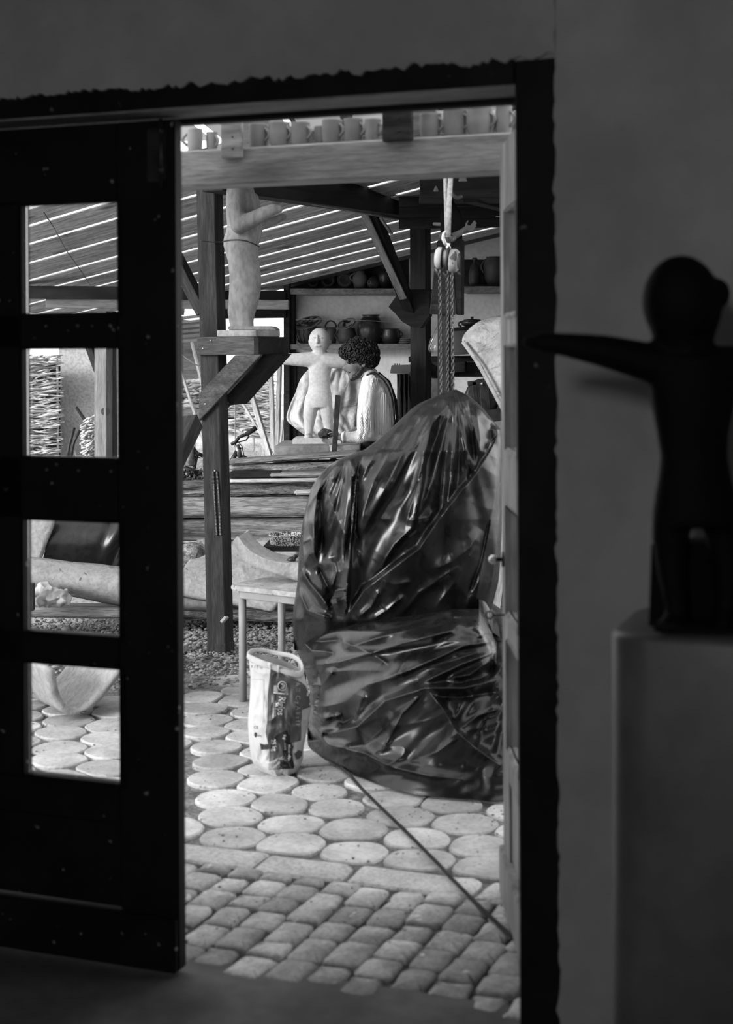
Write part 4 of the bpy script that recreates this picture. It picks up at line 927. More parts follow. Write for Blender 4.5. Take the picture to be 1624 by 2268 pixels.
cr = thing('canopy_roof', (0, 7.4, 2.8), 'cloudy canopy sheets on rafters above the mug beam', 'roof')
for (x0, x1) in ((-1.25, -.86), (-.80, -.40), (-.34, -.12), (-.06, .22), (.30, .62), (.68, .96)):
    grid('roof_sheet', [[Vector((x0 + (x1 - x0) * i, 7.0 + 1.7 * j, 2.74 + .10 * j)) for i in range(2)] for j in range(2)], tb, cr, 0, False)
for x in (-1.3, -.83, -.37, -.09, .26, .65, 1.0):
    bar('rafter', Vector((x, 6.95, 2.80)), Vector((x + .02, 8.8, 2.91)), .045, .07, m_wood_shelf, cr)
bar('rafter', Vector((-.65, 7.0, 2.71)), Vector((-.1, 8.6, 2.80)), .05, .05, m_wood_shelf, cr); bar('rafter', Vector((.1, 7.0, 2.71)), Vector((.9, 8.5, 2.80)), .05, .05, m_wood_shelf, cr)
bar('cross_rail', Vector((-3.2, 7.2, 2.52)), Vector((1.75, 7.2, 2.52)), .06, .08, m_wood_dark, cr)
for x in (-3.2, 1.75): bar('canopy_post', Vector((x, 7.2, 0)), Vector((x, 7.2, 2.8)), .09, .09, m_wood_post, cr, up=W)
# ================================================================ BACK WALL WITH SHELVES
def BW(px, py, off=0.0):
    a = ((px - PX0) - ROLL * (py - PY0)) / F; return P(px, py, (12.25 + off) / (1 + .28 * a))
bw = thing('wall_workshop', BW(900, 1300), kind='structure')
w0, w1 = BW(632, 1000), BW(1500, 1000); w0.z = w1.z = 0; bn = Vector((.27, .963, 0))
prism('limewashed_wall', [w0, w1, w1 + Z * 3.5, w0 + Z * 2.25], bn * .15, m_backwall, bw)
rw = thing('wall_workshop_side', (2.1, 9, 0), kind='structure')
prism('side_wall', [Vector((1.55, 8.6, 0)), Vector((2.5, 12, 0)), Vector((2.5, 12, 3)), Vector((1.55, 8.6, 3))], (.1, 0, 0), m_boarddark, rw)
sh = thing('wall_shelf', BW(760, 1290), 'tall wooden wall shelf holding pottery behind the man', 'shelf')
def sb(name, x0, x1, y0, y1, m, d0=-.32, d1=-.02, par=None):
    a, b = BW(x0, y0, d0), BW(x1, y0, d0); c = BW(x1, y1, d0); d = BW(x0, y1, d0); return prism(name, [a, b, c, d], bn * (d1 - d0), m, par or sh, .003)
sb('shelf_board', 628, 890, 639, 652, m_wood_shelf); sb('shelf_board', 1018, 1190, 634, 648, m_wood_shelf); sb('shelf_board', 637, 914, 762, 774, m_wood_shelf)
sb('upright', 628, 641, 600, 1290, m_wood_post, -.34, -.3); sb('upright', 641, 652, 650, 1290, m_wood_dark, -.3, -.25); sb('upright', 641, 652, 650, 1290, m_wood_dark, -.05, -.01); sb('upright', 909, 916, 700, 850, m_wood_shelf, -.3, -.26)
sb('back_board', 640, 905, 560, 639, m_boarddark, -.012, -.002); sb('back_board', 1018, 1190, 575, 634, m_boarddark, -.012, -.002); sb('shelf_board', 640, 692, 887, 897, m_wood_light, -.3, -.02); sb('back_board', 652, 690, 780, 1250, m_boarddark, -.02, -.005)
sb('upright', 905, 915, 815, 860, m_wood_dark, -.3, -.26)
KP = 12.0 / F
def pot(name, px, base, prof, m, label, cat, off=-.17, handles=(), lid=False, ears=0, group='pottery on the workshop shelves'):
    """prof in picture pixels: (half width, height)"""
    q = BW(px, base, off); k = q.y / F; t = thing(name, q, label, cat, group)
    pr = [(r * k, h * k) for r, h in prof]; pr += [(max(pr[-1][0] - .008, .004), pr[-1][1]), (max(pr[-2][0] - .01, .003), pr[-2][1] - .005)]
    lathe('pot_body', pr, q + Z * .0005, m, t, 26)
    for (y0, y1, out, side) in handles:
        r0 = np.interp(y0, [h for _, h in prof], [r for r, _ in prof]); r1 = np.interp(y1, [h for _, h in prof], [r for r, _ in prof])
        pts_ = [q + Vector((side * (r0 + (r1 - r0) * a / 8 - 1 + out * math.sin(a / 8 * math.pi)) * k, -.02, (y0 + (y1 - y0) * a / 8) * k)) for a in range(9)]
        tube('handle', pts_, 1.9 * k, m, t, 7)
    if lid: lathe('lid', [(prof[-1][0] * k, prof[-1][1] * k), (prof[-1][0] * k * .7, (prof[-1][1] + 5) * k), (3 * k, (prof[-1][1] + 8) * k), (3.5 * k, (prof[-1][1] + 12) * k), (1 * k, (prof[-1][1] + 13) * k)], q, m, t, 20)
    return t
def plate(px, base, r, label, m=None, lean=-.05):
    q = BW(px, base, lean); k = q.y / F; t = thing('plate', q, label, 'plate', 'plates on the upper shelf'); Rm = Matrix.Rotation(math.radians(78), 3, 'X')
    c = q + Z * r * k * .985 + Vector((0, -.03, 0))
    pd_ = lathe('plate_dish', [(r * k * .5, 0), (r * k * .55, .004), (r * k * .97, .02), (r * k, .024), (r * k * .95, .026), (r * k * .5, .01), (.003, .009)], c, m or m_pot2, t, 30, Rm)
    multi('glaze_ring', [tube_geo([c + Rm @ Vector((r * k * .72 * math.cos(a), r * k * .72 * math.sin(a), .0185)) for a in [i * 2 * math.pi / 26 for i in range(26)]], .003, 5, True)], m_pot3, pd_)
plate(694, 638, 13, 'small dark plate leaning on the upper shelf, leftmost of three', m_pot); plate(727, 638, 16, 'dark rimmed plate leaning in the middle of three', m_pot); plate(764, 638, 17, 'mottled plate leaning next to the jug', m_pot2)
pot('jug', 797, 638, [(11, 0), (14, 8), (17, 18), (15, 27), (10, 33), (11, 38)], m_pot3, 'pale round jug with a loop handle on the upper shelf', 'jug', handles=((34, 16, 9, -1),))
t = pot('bottle', 827, 638, [(8, 0), (13, 6), (14, 14), (9, 22), (3, 26)], m_pot2, 'squat bottle with a spout facing out on the upper shelf', 'bottle')
q = BW(818, 624, -.3); lathe('spout', [(.016, 0), (.012, .03), (.014, .05), (.008, .05), (.007, .02)], q + Vector((0, .04, 0)), m_pot3, t, 14, Matrix.Rotation(math.radians(95), 3, 'X'))
pot('vase', 853, 638, [(8, 0), (14, 14), (16, 30), (11, 42), (8, 46), (12, 50)], m_pot, 'tall dark vase on the upper shelf before the knee brace', 'vase')
pot('pot', 879, 638, [(9, 0), (13, 12), (12, 24), (10, 28)], m_pot2, 'small pot half hidden by the knee brace', 'pot')
pot('bottle', 1052, 633, [(11, 0), (13, 8), (13, 30), (9, 44), (4, 50), (3, 56), (6, 58), (5, 62)], m_pot2, 'slim ringed stoneware bottle on the right upper shelf', 'bottle')
pot('jar', 1097, 632, [(16, 0), (22, 12), (26, 36), (25, 54), (19, 60), (21, 63)], m_pot2, 'large mottled jar with a handle on the right upper shelf', 'jar', handles=((58, 26, 9, -1),))
t = pot('cooking_pot', 683, 761, [(18, 0), (25, 10), (29, 26), (28, 34), (30, 38)], m_pot2, 'bulbous pot wrapped in wire netting under the patterned dish', 'pot'); q = BW(683, 761, -.17); k = q.y / F
for a in range(9):
    a0 = math.pi + a * math.pi / 8; tube('netting_wire', [q + Vector((math.cos(a0 + s * .16) * np.interp(h, [0, 10, 26, 34], [18, 25, 29, 28]) * k * 1.02, math.sin(a0 + s * .16) * np.interp(h, [0, 10, 26, 34], [18, 25, 29, 28]) * k * 1.02, h * k)) for s, h in ((0, 2), (.6, 10), (0, 18), (.6, 26), (0, 33))], .003, m_metal_dark, t, 5)
def dish(px, py, rx, label, tiltdeg, m):
    q = BW(px, py, -.17); k = q.y / F; t = thing('dish', q, label, 'dish', 'dishes laid on pots'); Rm = Matrix.Rotation(math.radians(tiltdeg[1]), 3, 'Y') @ Matrix.Rotation(math.radians(tiltdeg[0]), 3, 'X'); r = rx * k
    db_ = lathe('dish_bowl', [(r * .5, -.03), (r * .6, -.02), (r * .98, 0), (r, .004), (r * .96, .004), (r * .62, -.012), (.003, -.016)], q, m, t, 34, Rm)
    multi('dish_rim', [tube_geo([q + Rm @ Vector((r * math.cos(a), r * math.sin(a), .004)) for a in [i * 2 * math.pi / 36 for i in range(36)]], .006, 6, True)], m_pot3, db_)
dish(682, 716, 31, 'wide patterned dish lying tilted on the netted pot', (24, -14), m_glaze)
t = pot('pail', 733, 761, [(11, 0), (13, 12), (13, 28), (11, 36)], m_pot2, 'small pail with an arched handle behind the pale figure', 'pail'); q = BW(733, 761, -.17)
tube('bail_handle', [q + Vector((math.cos(a) * 12.5 * KP, 0, (36 + math.sin(a) * 15) * KP)) for a in [i * math.pi / 10 for i in range(11)]], .006, m_metal_dark, t)
pot('jug', 768, 761, [(15, 0), (20, 10), (21, 22), (18, 32), (19, 34)], m_pot2, 'speckled jug under a tilted dark dish above the man', 'jug', handles=((28, 8, 7, -1),)); dish(768, 718, 20, 'small dark dish with pale dots tilted on the jug', (30, -22), m_glaze)
pot('storage_jar', 822, 761, [(22, 0), (27, 8), (31, 28), (29, 46), (19, 58), (17, 60), (21, 64)], m_pot, 'large dark shiny storage jar on the lower shelf', 'jar')
pot('cooking_pot', 866, 761, [(15, 0), (20, 8), (22, 20), (19, 30), (20, 33)], m_pot, 'low dark two-handled pot beside the storage jar', 'pot', handles=((28, 14, 6, -1), (28, 14, 6, 1)))
for i, h in enumerate((0, 4, 8)):
    q = BW(898 + i, 761 - h, -.17); k = KP; tag(lathe('saucer', [(9 * k, 0), (14 * k, .008), (14.5 * k, .012), (8 * k, .006)], q, m_pot3, None, 20), ('lowest', 'middle', 'topmost')[i] + ' saucer of the little stack by the shelf upright', 'saucer', 'stacked saucers')
pot('small_jar', 654, 888, [(6, 0), (9, 6), (8, 16), (6, 18), (9, 23)], m_pot2, 'small shiny jar on the pale shelf behind the figure', 'jar')
q = [BW(x, y, -.36) for x, y in ((655, 708), (740, 707), (830, 711), (905, 716))]; tag(tube('shelf_string', q, .0022, m_strap, None, 5), 'thin string stretched across the lower pottery shelf', 'string')
# right-hand back corner
YR = 11.0
def R_(px, py, dy=0.0): return P(px, py, YR + dy)
def block(name, pg, depth, m, label, cat, Y=YR, bv=.003, par=None):
    o = prism(name, [P(x, y, Y) for x, y in pg], (.02, depth, 0), m, par, bv); return tag(o, label, cat) if label else o
block('work_counter', [(905, 790), (1200, 786), (1200, 800), (905, 803)], .5, m_wood_dark, 'dark counter edge running behind the hanging chains', 'counter')
block('cabinet', [(1005, 803), (1075, 803), (1075, 835), (1005, 835)], .4, m_boarddark, 'dark low cabinet hanging under the counter', 'cabinet', 11.05)
block('plank', [(920, 803), (1030, 801), (1030, 824), (920, 826)], .05, m_wood_post, 'grey brown plank under the counter behind the chains', 'plank', 10.98)
ct = thing('carton', R_(1010, 788, -.1), 'grey cardboard carton with dark lid behind the hanging chains', 'carton')
prism('carton_box', [R_(994, 732, -.1), R_(1046, 727, -.1), R_(1046, 784, -.1), R_(994, 788, -.1)], (.02, .25, 0), m_carton, ct, .003); prism('carton_lid', [R_(992, 727, -.11), R_(1048, 722, -.11), R_(1048, 729, -.11), R_(992, 734, -.11)], (.02, .27, 0), m_boarddark, ct, .002)
q = R_(1046, 724, .0); k = YR / F; t = thing('casserole', q, 'dark lidded casserole standing on the grey carton', 'casserole')
lathe('pot_body', [(14 * k, 0), (23 * k, 4 * k), (25 * k, 10 * k), (24 * k, 12 * k)], q, m_pot, t, 26); lathe('lid', [(24 * k, 12 * k), (18 * k, 16 * k), (3 * k, 18 * k), (4 * k, 22 * k), (1 * k, 23 * k)], q, m_pot, t, 26)
for s in (-1, 1): tube('handle', [q + Vector((s * (24 + 7 * math.sin(a)) * k, -.03, (10 - 8 * math.cos(a) + 0) * k * .6)) for a in [i * math.pi / 6 for i in range(7)]], .007, m_pot, t)
rows = []
for j, (y, l, r) in enumerate(((705, 972, 992), (722, 970, 996), (735, 962, 1000), (750, 953, 1001), (766, 948, 1001), (780, 950, 1000))):
    rows.append([P(l + (r - l) * (.5 - .5 * math.cos(i / 14 * math.pi)), y, 10.4 - .07 * math.sin(i / 14 * math.pi) * (j / 4 if j < 4 else 1) + .012 * noise.noise(Vector((i * .8, j * 1.1, 3)))) for i in range(15)])
pbg = thing('plastic_bag', P(975, 785, 10.4), 'clear plastic bag hanging below the skirted figure', 'bag'); grid('bag_film', rows, m_clearbag, pbg, .002, True, 1)
tube('bag_fold', [P(986, 725, 10.33), P(992, 750, 10.33), P(998, 778, 10.33)], .005, m_metal_dark, pbg, 6); tube('bag_fold', [P(968, 732, 10.33), P(958, 752, 10.33), P(950, 775, 10.33)], .004, m_brass, pbg, 6)
cl = organic('dark_bundle', [sphere_geo(P(945, 822, 10.7), (.115, .09, .05), 18, 10), sphere_geo(P(940, 808, 10.7), (.06, .06, .05), 14, 9), sphere_geo(P(965, 826, 10.7), (.07, .06, .04), 14, 9), sphere_geo(P(920, 830, 10.7), (.05, .06, .02), 12, 8)], .012, m_darkcloth, None, 3); tag(cl, 'dark cloth bundle like a hat beside the chains', 'cloth')
ob = thing('open_box', P(890, 830, 10.8), 'flat grey box with small pegs behind the man', 'box')
prism('box_front', [P(867, 809, 10.8), P(922, 807, 10.8), P(908, 828, 10.8), P(864, 827, 10.8)], (.02, .1, 0), m_carton, ob, .003)
for x in (875, 880, 885): tube('peg', [P(x, 809, 10.82), P(x, 805, 10.82)], .004, m_metal_dark, ob, 6)
tag(block('grey_panel', [(890, 828), (1000, 826), (1000, 1200), (890, 1200)], .03, m_clay_dark, 'grey plaster panel standing behind the man', 'panel', 11.3), cat='panel')
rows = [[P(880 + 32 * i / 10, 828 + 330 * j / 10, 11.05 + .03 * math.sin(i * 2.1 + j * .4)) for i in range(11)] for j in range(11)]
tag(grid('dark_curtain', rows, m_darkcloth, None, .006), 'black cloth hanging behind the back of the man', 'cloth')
mc = thing('machine', P(1075, 1150, 9.9), 'dark metal machine with levers behind the plastered wing', 'machine')
for a, b, w_ in (((1036, 850), (1118, 841), .03), ((1072, 846), (1077, 930), .06), ((1050, 845), (1056, 905), .03), ((1095, 930), (1112, 890), .025), ((1040, 925), (1140, 915), .08), ((1060, 935), (1062, 1150), .06), ((1130, 930), (1130, 1150), .06)):
    bar('machine_bar', P(*a, 9.9), P(*b, 9.9), w_, w_, m_metal_dark, mc)
lathe('machine_wheel', [(.1, 0), (.12, .01), (.12, .03), (.1, .04), (.02, .04)], P(1070, 880, 10.0), m_metal_dark, mc, 24, Matrix.Rotation(math.radians(80), 3, 'X'))
multi('machine_bolt', [sphere_geo(P(1068, 850, 9.86), .012, 10, 7)], m_metal, mc)
# plastered paper wing
pwR = [(706, 1104, 1190), (711, 1077, 1190), (720, 1058, 1190), (731, 1044, 1190), (744, 1032, 1190), (755, 1026, 1190), (766, 1033, 1190), (778, 1042, 1190), (804, 1060, 1190), (847, 1084, 1192), (889, 1106, 1194), (930, 1128, 1198), (990, 1150, 1204)]
rows = []
for j, (y, l, r) in enumerate(pwR):
    rows.append([P(l + (r - l) * i / 20, y, 8.5 + .10 * (i / 20 - .5) ** 2 * 4 - .06 * math.sin(j / 12 * 3.14) + .012 * noise.noise(Vector((i * .9, j * 1.3, 7)))) for i in range(21)])
pwg = thing('plaster_wing', P(1160, 1435, 8.5), 'large pale plastered paper wing standing behind the open door leaf', 'sculpture'); grid('wing_skin', rows, m_plaster_paper, pwg, .035, True, 1)
tube('wing_edge', [P(1026, 757, 8.49), P(1042, 779, 8.47), P(1061, 806, 8.46), P(1085, 850, 8.46), P(1107, 892, 8.47), P(1130, 934, 8.48)], .012, m_clay, pwg, 8)
bar('wing_stand', P(1170, 960, 8.55), Vector((P(1170, 960, 8.55).x, 8.6, 0)), .05, .05, m_wood_shelf, pwg)
tag(bar('leaning_plank', P(1118, 1130, 7.35), G(1066, 1560) * 1.0 + Z * .02, .012, .07, m_wood_light, None, up=Vector((1, 0, 0))), 'pale plank leaning between tarpaulin and open door leaf', 'plank')
# ================================================================ TIMBER PILE
def timber(name, x0, x1, yl, yr, h, Y, dep, m, label, rough=.006, cat='timber', group='stacked timbers behind the post', dx=0.0):
    k = Y / F; a, b = P(x0, yl + h / 2, Y), P(x1, yr + h / 2, Y); a.y += dep / 2; b.y += dep / 2 + dx
    o = bar(name, a, b, dep, h * k * .985, m, None, bevel=.012, rough=rough, seg=26, ends=.5); return tag(o, label, cat, group)
timber('squared_timber', 300, 800, 1104, 1099, 45, 9.45, .24, m_wood_old, 'broad grey squared timber, the middle one of the pile')
timber('squared_timber', 300, 800, 1150, 1146, 43, 9.5, .24, m_wood_old, 'weathered squared timber lying under the broad grey one', .009)
timber('bark_log', 330, 520, 1072, 1070, 29, 9.5, .22, m_bark, 'rough bark log left of the post on top of the pile', .014)
timber('bark_log', 500, 790, 1071, 1068, 29, 9.46, .22, m_bark, 'splintered bark log right of the post under the thin planks', .012)
timber('bark_log', 505, 800, 1031, 1020, 26, 9.62, .22, m_bark, 'gnarled bark log directly under the top board', .014)
timber('top_board', 505, 800, 1021, 1001, 10, 9.6, .26, m_wood_old, 'pale topmost board of the timber pile below the workbench', .003)
timber('dark_plank', 505, 625, 1047, 1046, 16, 9.45, .2, m_wood_dark, 'dark stained plank wedged into the pile beside the post', .004)
timber('pale_plank', 598, 760, 1049, 1046, 9, 9.42, .2, m_wood_old, 'pale tapering plank beside the dark stained one', .003)
timber('thin_plank', 505, 760, 1063, 1060, 7, 9.36, .22, m_wood_light, 'thin pale plank lying over the splintered log', .002)
timber('wood_block', 652, 720, 1086, 1084, 11, 9.38, .08, m_wood_light, 'short pale block of wood sticking out of the pile', .001)
timber('thin_plank', 330, 790, 1192, 1190, 7, 9.4, .3, m_wood_old, 'thin grey plank at the bottom of the upper pile', .003)
timber('thin_plank', 500, 790, 1200, 1198, 10, 9.5, .25, m_wood_dark, 'dark plank at the bottom of the upper pile', .003)
timber('bearer', 330, 760, 1341, 1344, 34, 9.02, .26, m_bark, 'dark weathered bearer beam on the ground behind the post', .012)
timber('bearer', 20, 330, 1347, 1352, 22, 8.82, .24, m_wood_old, 'pale weathered bearer beam seen through the third door pane', .008)
timber('bearer', 330, 800, 1209, 1207, 130, 9.75, .2, m_boarddark, 'dark boarded base wall behind the clay shells', .003)
timber('rough_timber', -40, 330, 1085, 1088, 60, 9.8, .24, m_wood_dark, 'dark squared timber beyond the left door leaf', .006)
# sacking on the pile
gs = [sphere_geo(P(425, 1228, 9.25), (.10, .09, .075), 16, 10), sphere_geo(P(402, 1250, 9.22), (.08, .08, .07), 14, 9), sphere_geo(P(448, 1210, 9.3), (.05, .05, .05), 12, 8), sphere_geo(P(380, 1235, 9.3), (.1, .1, .09), 12, 8)]
tag(organic('fibre_sack', gs, .012, m_sack, None, 3), 'frayed bundle of fibrous sacking left of the post', 'sack')
# clay shells and troughs
def shell(name, rows_, label, m, thick, D, n=22, rough=.006, sub=1, bow=.0, cat='clay piece'):
    """rows_: (xl, yl, xr, yr) picture lines from top edge to bottom edge; D(s, t) distance"""
    R2 = []
    for j, (xl, yl, xr, yr) in enumerate(rows_):
        t = j / (len(rows_) - 1); r = []
        for i in range(n):
            s = i / (n - 1); p = P(xl + (xr - xl) * s, yl + (yr - yl) * s + bow * math.sin(s * math.pi), D(s, t)); p += noise.noise_vector(p * 9) * rough; p.z = max(p.z, .012); r.append(p)
        R2.append(r)
    return tag(grid(name, R2, m, None, thick, True, sub), label, cat)
shell('clay_shell', [(455, 1214, 668, 1186), (430, 1236, 664, 1215), (412, 1258, 655, 1250), (402, 1280, 640, 1288), (398, 1300, 622, 1325), (398, 1318, 606, 1356)], 'big pale clay shell leaning against the pile behind the post', m_clay, .05, lambda s, t: 9.35 - .42 * math.sin(t * 1.45) - .05 * s, rough=.008)
shell('clay_trough', [(380, 1308, 470, 1322), (380, 1322, 470, 1332), (380, 1336, 470, 1342), (380, 1346, 470, 1350)], 'grey underside of a clay trough below the big shell', m_clay_dark, .03, lambda s, t: 9.05 - .12 * math.sin(t * 3.0), n=10)
shell('clay_trough', [(10, 1232, 335, 1268), (10, 1246, 335, 1286), (10, 1258, 335, 1306), (10, 1270, 335, 1325), (10, 1280, 335, 1340), (10, 1287, 335, 1350)], 'long pale clay trough with scratched side seen through the third pane', m_clay, .035, lambda s, t: 8.95 - .16 * math.sin(t * 2.4) + .12 * t * t, n=26)
shell('clay_slab', [(-20, 1145, 128, 1140), (-20, 1175, 118, 1172), (-20, 1205, 104, 1203), (-20, 1236, 92, 1238), (-20, 1262, 88, 1265)], 'smooth upright clay slab behind the long trough', m_clay, .03, lambda s, t: 9.22, n=8)
rows = [[P(90 + 250 * i / 28 + (1 - j / 12) * 26, 1140 + 125 * j / 12, 9.32 - .07 * math.sin(j / 12 * 3.1) + .06 * math.sin(i * 1.3 + j * .45) * max(0, (i - 12) / 14)) for i in range(29)] for j in range(13)]
tag(grid('dark_tarpaulin', rows, m_tarp, None, .01, True, 1), 'dark plastic sheet draped behind the long clay trough', 'tarpaulin')
gs = [sphere_geo(P(112, 1322, 8.72), (.095, .07, .055), 16, 10), sphere_geo(P(85, 1325, 8.72), (.06, .06, .05), 14, 9), sphere_geo(P(138, 1328, 8.72), (.05, .06, .035), 12, 8), sphere_geo(P(100, 1304, 8.74), (.07, .05, .03), 12, 8)]
cb = organic('paper_bag', gs, .010, m_paper, None, 2); tag(cb, 'crumpled white paper bag under the long clay trough', 'bag')
for v in cb.data.vertices: v.co += noise.noise_vector(v.co * 30 + Vector((5, 5, 5))) * .022 + noise.noise_vector(v.co * 80) * .006
tag(bar('wood_block', P(62, 1292, 8.6), P(62, 1352, 8.6), .05, .07, m_wood_post, None), 'dark wooden block beside the crumpled paper bag', 'block')
for i, (x, y, s) in enumerate(((75, 1398, 24), (146, 1396, 20))):
    q = G(x, y + 8); tag(organic('field_stone', [sphere_geo(q + Z * .02, (s * .5 * q.y / F, .03, .03), 10, 7), sphere_geo(q + Vector((.015, 0, .03)), (.02, .02, .02), 8, 6)], .006, m_clay_dark, None, 1), ('grey stone in the gravel under the third door pane', 'small dark cube of stone in the gravel')[i], 'stone')
# U shaped trough by the fourth pane
rows = []; YU = 6.75; cu_ = [(112, 1481), (117, 1505), (122, 1530), (132, 1556), (146, 1574), (163, 1582), (182, 1578), (204, 1562), (226, 1538), (246, 1512), (265, 1488), (290, 1450)]
up0 = [P(x, y, YU + .02 * i) for i, (x, y) in enumerate(cu_)]
for j in range(6):
    r = []
    for i, q in enumerate(up0):
        p = q + Vector((-.26 * j / 5, .40 * j / 5, 0)) + noise.noise_vector(q * 12 + Vector((0, j, 0))) * .006; p.z = max(p.z, .02); r.append(p)
    rows.append(r)
tag(grid('clay_trough', rows[::-1], m_clay, None, .030, True, 1), 'rounded half pipe of pale clay lying on the log discs', 'clay piece')
# enamel pan
q = P(640, 1212, 8.75); k = 8.75 / F; t = thing('enamel_pan', q, 'shallow speckled enamel pan behind the clay arc', 'pan')
lathe('pan_body', [(36 * k, 0), (41 * k, 6 * k), (43 * k, 26 * k), (45 * k, 28 * k), (44 * k, 30 * k), (41 * k, 28 * k), (36 * k, 4 * k), (.01, 3 * k)], q, m_enamel, t, 40)
tag(block('pan_shelf', [(580, 1212), (760, 1212), (760, 1222), (580, 1222)], .35, m_wood_dark, 'dark board carrying the enamel pan', 'board', 8.6))
# ================================================================ WORKBENCH WITH PALE FIGURE
wbn = thing('workbench', P(705, 1320, 10.2), 'stone topped workbench carrying the pale figure', 'workbench')
prism('bench_top', [P(608, 988, 9.95), P(797, 986, 9.95), P(797, 1010, 9.95), P(608, 1012, 9.95)], (.02, .62, 0), m_clay_dark, wbn, .004)
for x in (625, 782):
    for dy in (.05, .5): q = P(x, 1012, 9.95); bar('bench_leg', Vector((q.x, 9.95 + dy, 0)), Vector((q.x, 9.95 + dy, q.z + .02)), .08, .08, m_wood_dark, wbn, up=W)
YM = 10.25; km = YM / F
def A(px, py, dy=0.0): return P(px, py, YM + dy)
fg = thing('sculpture', A(703, 985), 'pale stone figure with outstretched arms on the workbench', 'sculpture')
prism('figure_base', [A(648, 971, -.1), A(758, 969, -.1), A(758, 985, -.1), A(648, 986, -.1)], (.01, .26, 0), m_stone_fig, fg, .006)
gs = [sphere_geo(A(708, 754), (24 * km, 24 * km, 28 * km), 24, 16), sphere_geo(A(687, 757), (4.5 * km, 3 * km, 7 * km), 10, 8), sphere_geo(A(731, 758), (4.5 * km, 3 * km, 7 * km), 10, 8)]
gs += limb([(A(703, 744, -24 * km), 2.4 * km), (A(702.5, 757, -26 * km), 4 * km)]) + limb([(A(698, 767, -22.5 * km), 1.6 * km), (A(708, 767, -22.5 * km), 1.6 * km)])
gs += limb([(A(708, 772), 15 * km), (A(708, 788), 17 * km)])
gs += limb([(A(702, 797), 19 * km), (A(670, 796, -.01), 16 * km), (A(640, 796, -.01), 13 * km), (A(612, 796), 11.5 * km), (A(596, 796), 9 * km)]) + limb([(A(716, 797), 19 * km), (A(752, 800), 16 * km), (A(785, 801), 12 * km), (A(806, 801), 9 * km)])
rw_ = [(785, 688, 732), (800, 682, 738), (818, 683, 734), (835, 684, 732), (850, 684, 731), (865, 682, 733), (880, 676, 736), (893, 674, 737), (902, 676, 736)]
gs.append(loft_geo([(A((l + r) / 2, y), (r - l) / 2 * km, (r - l) * .34 * km) for y, l, r in rw_[::-1]], 24))
gs += limb([(A(691, 890), 17 * km), (A(687, 915, -.01), 15.5 * km), (A(685, 938), 12 * km), (A(684, 960), 9 * km), (A(684, 966), 9 * km), (A(681, 969, -.05), 7.5 * km)])
gs += limb([(A(720, 890), 16 * km), (A(724, 915, -.01), 14.5 * km), (A(727, 938), 11.5 * km), (A(729, 960), 9 * km), (A(730, 966), 9 * km), (A(728, 969, -.05), 7.5 * km)])
organic('figure_body', gs, .0055, m_stone_fig, fg, 3)
for x in (697, 711): multi('eye_mark', [sphere_geo(A(x, 748, -23.2 * km), (4 * km, 1.6 * km, 1.4 * km), 10, 6)], m_stone_fig, fg)
tag(bar('iron_bar', P(748.5, 875, 9.9), P(738, 1040, 9.78), .034, .010, m_metal_dark, None, up=Vector((0, 1, 0))), 'dark flat iron bar standing upright before the bench', 'bar')
# crumpled sheet behind the figure
cr_ = [(808, 700, 796), (825, 676, 804), (845, 664, 806), (870, 655, 806), (895, 644, 806), (915, 637, 806), (930, 634, 806), (945, 650, 806), (960, 672, 806), (978, 690, 806)]
rows = []
for j, (y, l, r) in enumerate(cr_):
    rows.append([P(l + (r - l) * i / 24, y + 2 * noise.noise(Vector((i, j, 2))), 11.1 - .10 * math.sin(i / 24 * 3.1) + .07 * noise.noise(Vector((i * .45, j * .7, 5))) + .04 * noise.noise(Vector((i * 1.3, j * 1.7, 9)))) for i in range(25)])
sheet = thing('crumpled_sheet', P(720, 1000, 11.2), 'crumpled mottled sheet hung behind the pale figure', 'sheet'); grid('sheet_cloth', rows, m_cloth, sheet, .012, True, 2)
bar('sheet_rail', P(690, 806, 11.2), P(800, 806, 11.2), .03, .03, m_wood_shelf, sheet)
for x in (700, 795): q = P(x, 806, 11.22); bar('sheet_post', Vector((q.x, q.y, 0)), q, .03, .03, m_wood_shelf, sheet, up=W)
# ================================================================ THE MAN
YH = 10.15; kh = YH / F
def H_(px, py, dy=0.0): return P(px, py, YH + dy)
man = thing('person', Vector((H_(838, 1000).x, YH + .1, 0)), 'man in cream knitted sweater and black braces bending over the workbench', 'person')
sk = [sphere_geo(H_(800, 788), (31 * kh, 26 * kh, 34 * kh), 22, 14), sphere_geo(H_(785, 806), (21 * kh, 20 * kh, 24 * kh), 18, 12), sphere_geo(H_(787, 822), (14 * kh, 15 * kh, 13 * kh), 16, 10)]
sk += limb([(H_(769, 804), 4.5 * kh), (H_(763, 816), 5.2 * kh), (H_(768, 819), 4.4 * kh)])                                     # nose, head bowed
sk += limb([(H_(772, 827), 3.4 * kh), (H_(777, 828, -.02), 3 * kh)]) + limb([(H_(774.5, 832), 3.0 * kh), (H_(779, 833, -.02), 3 * kh)])  # lips
sk += limb([(H_(766, 803, -.02), 3.5 * kh), (H_(772, 798, -.05), 3.8 * kh)]) + [sphere_geo(H_(781, 836), (8 * kh, 9 * kh, 6 * kh), 12, 8)]     # brow, chin
sk += [sphere_geo(H_(806, 806, -27 * kh), (5 * kh, 3 * kh, 8 * kh), 10, 8)]                                                            # ear
sk += limb([(H_(803, 812), 17 * kh), (H_(815, 830), 16 * kh), (H_(828, 845), 20 * kh)])
tr_ = [(838, 808, 848), (855, 806, 860), (890, 806, 866), (930, 806, 866), (965, 806, 862), (990, 804, 864)]
sk.append(loft_geo([(H_((l + r) / 2, y, .06), (r - l) / 2 * kh, .125) for y, l, r in tr_[::-1]], 22))
hipc = (H_(834, 985, .08))
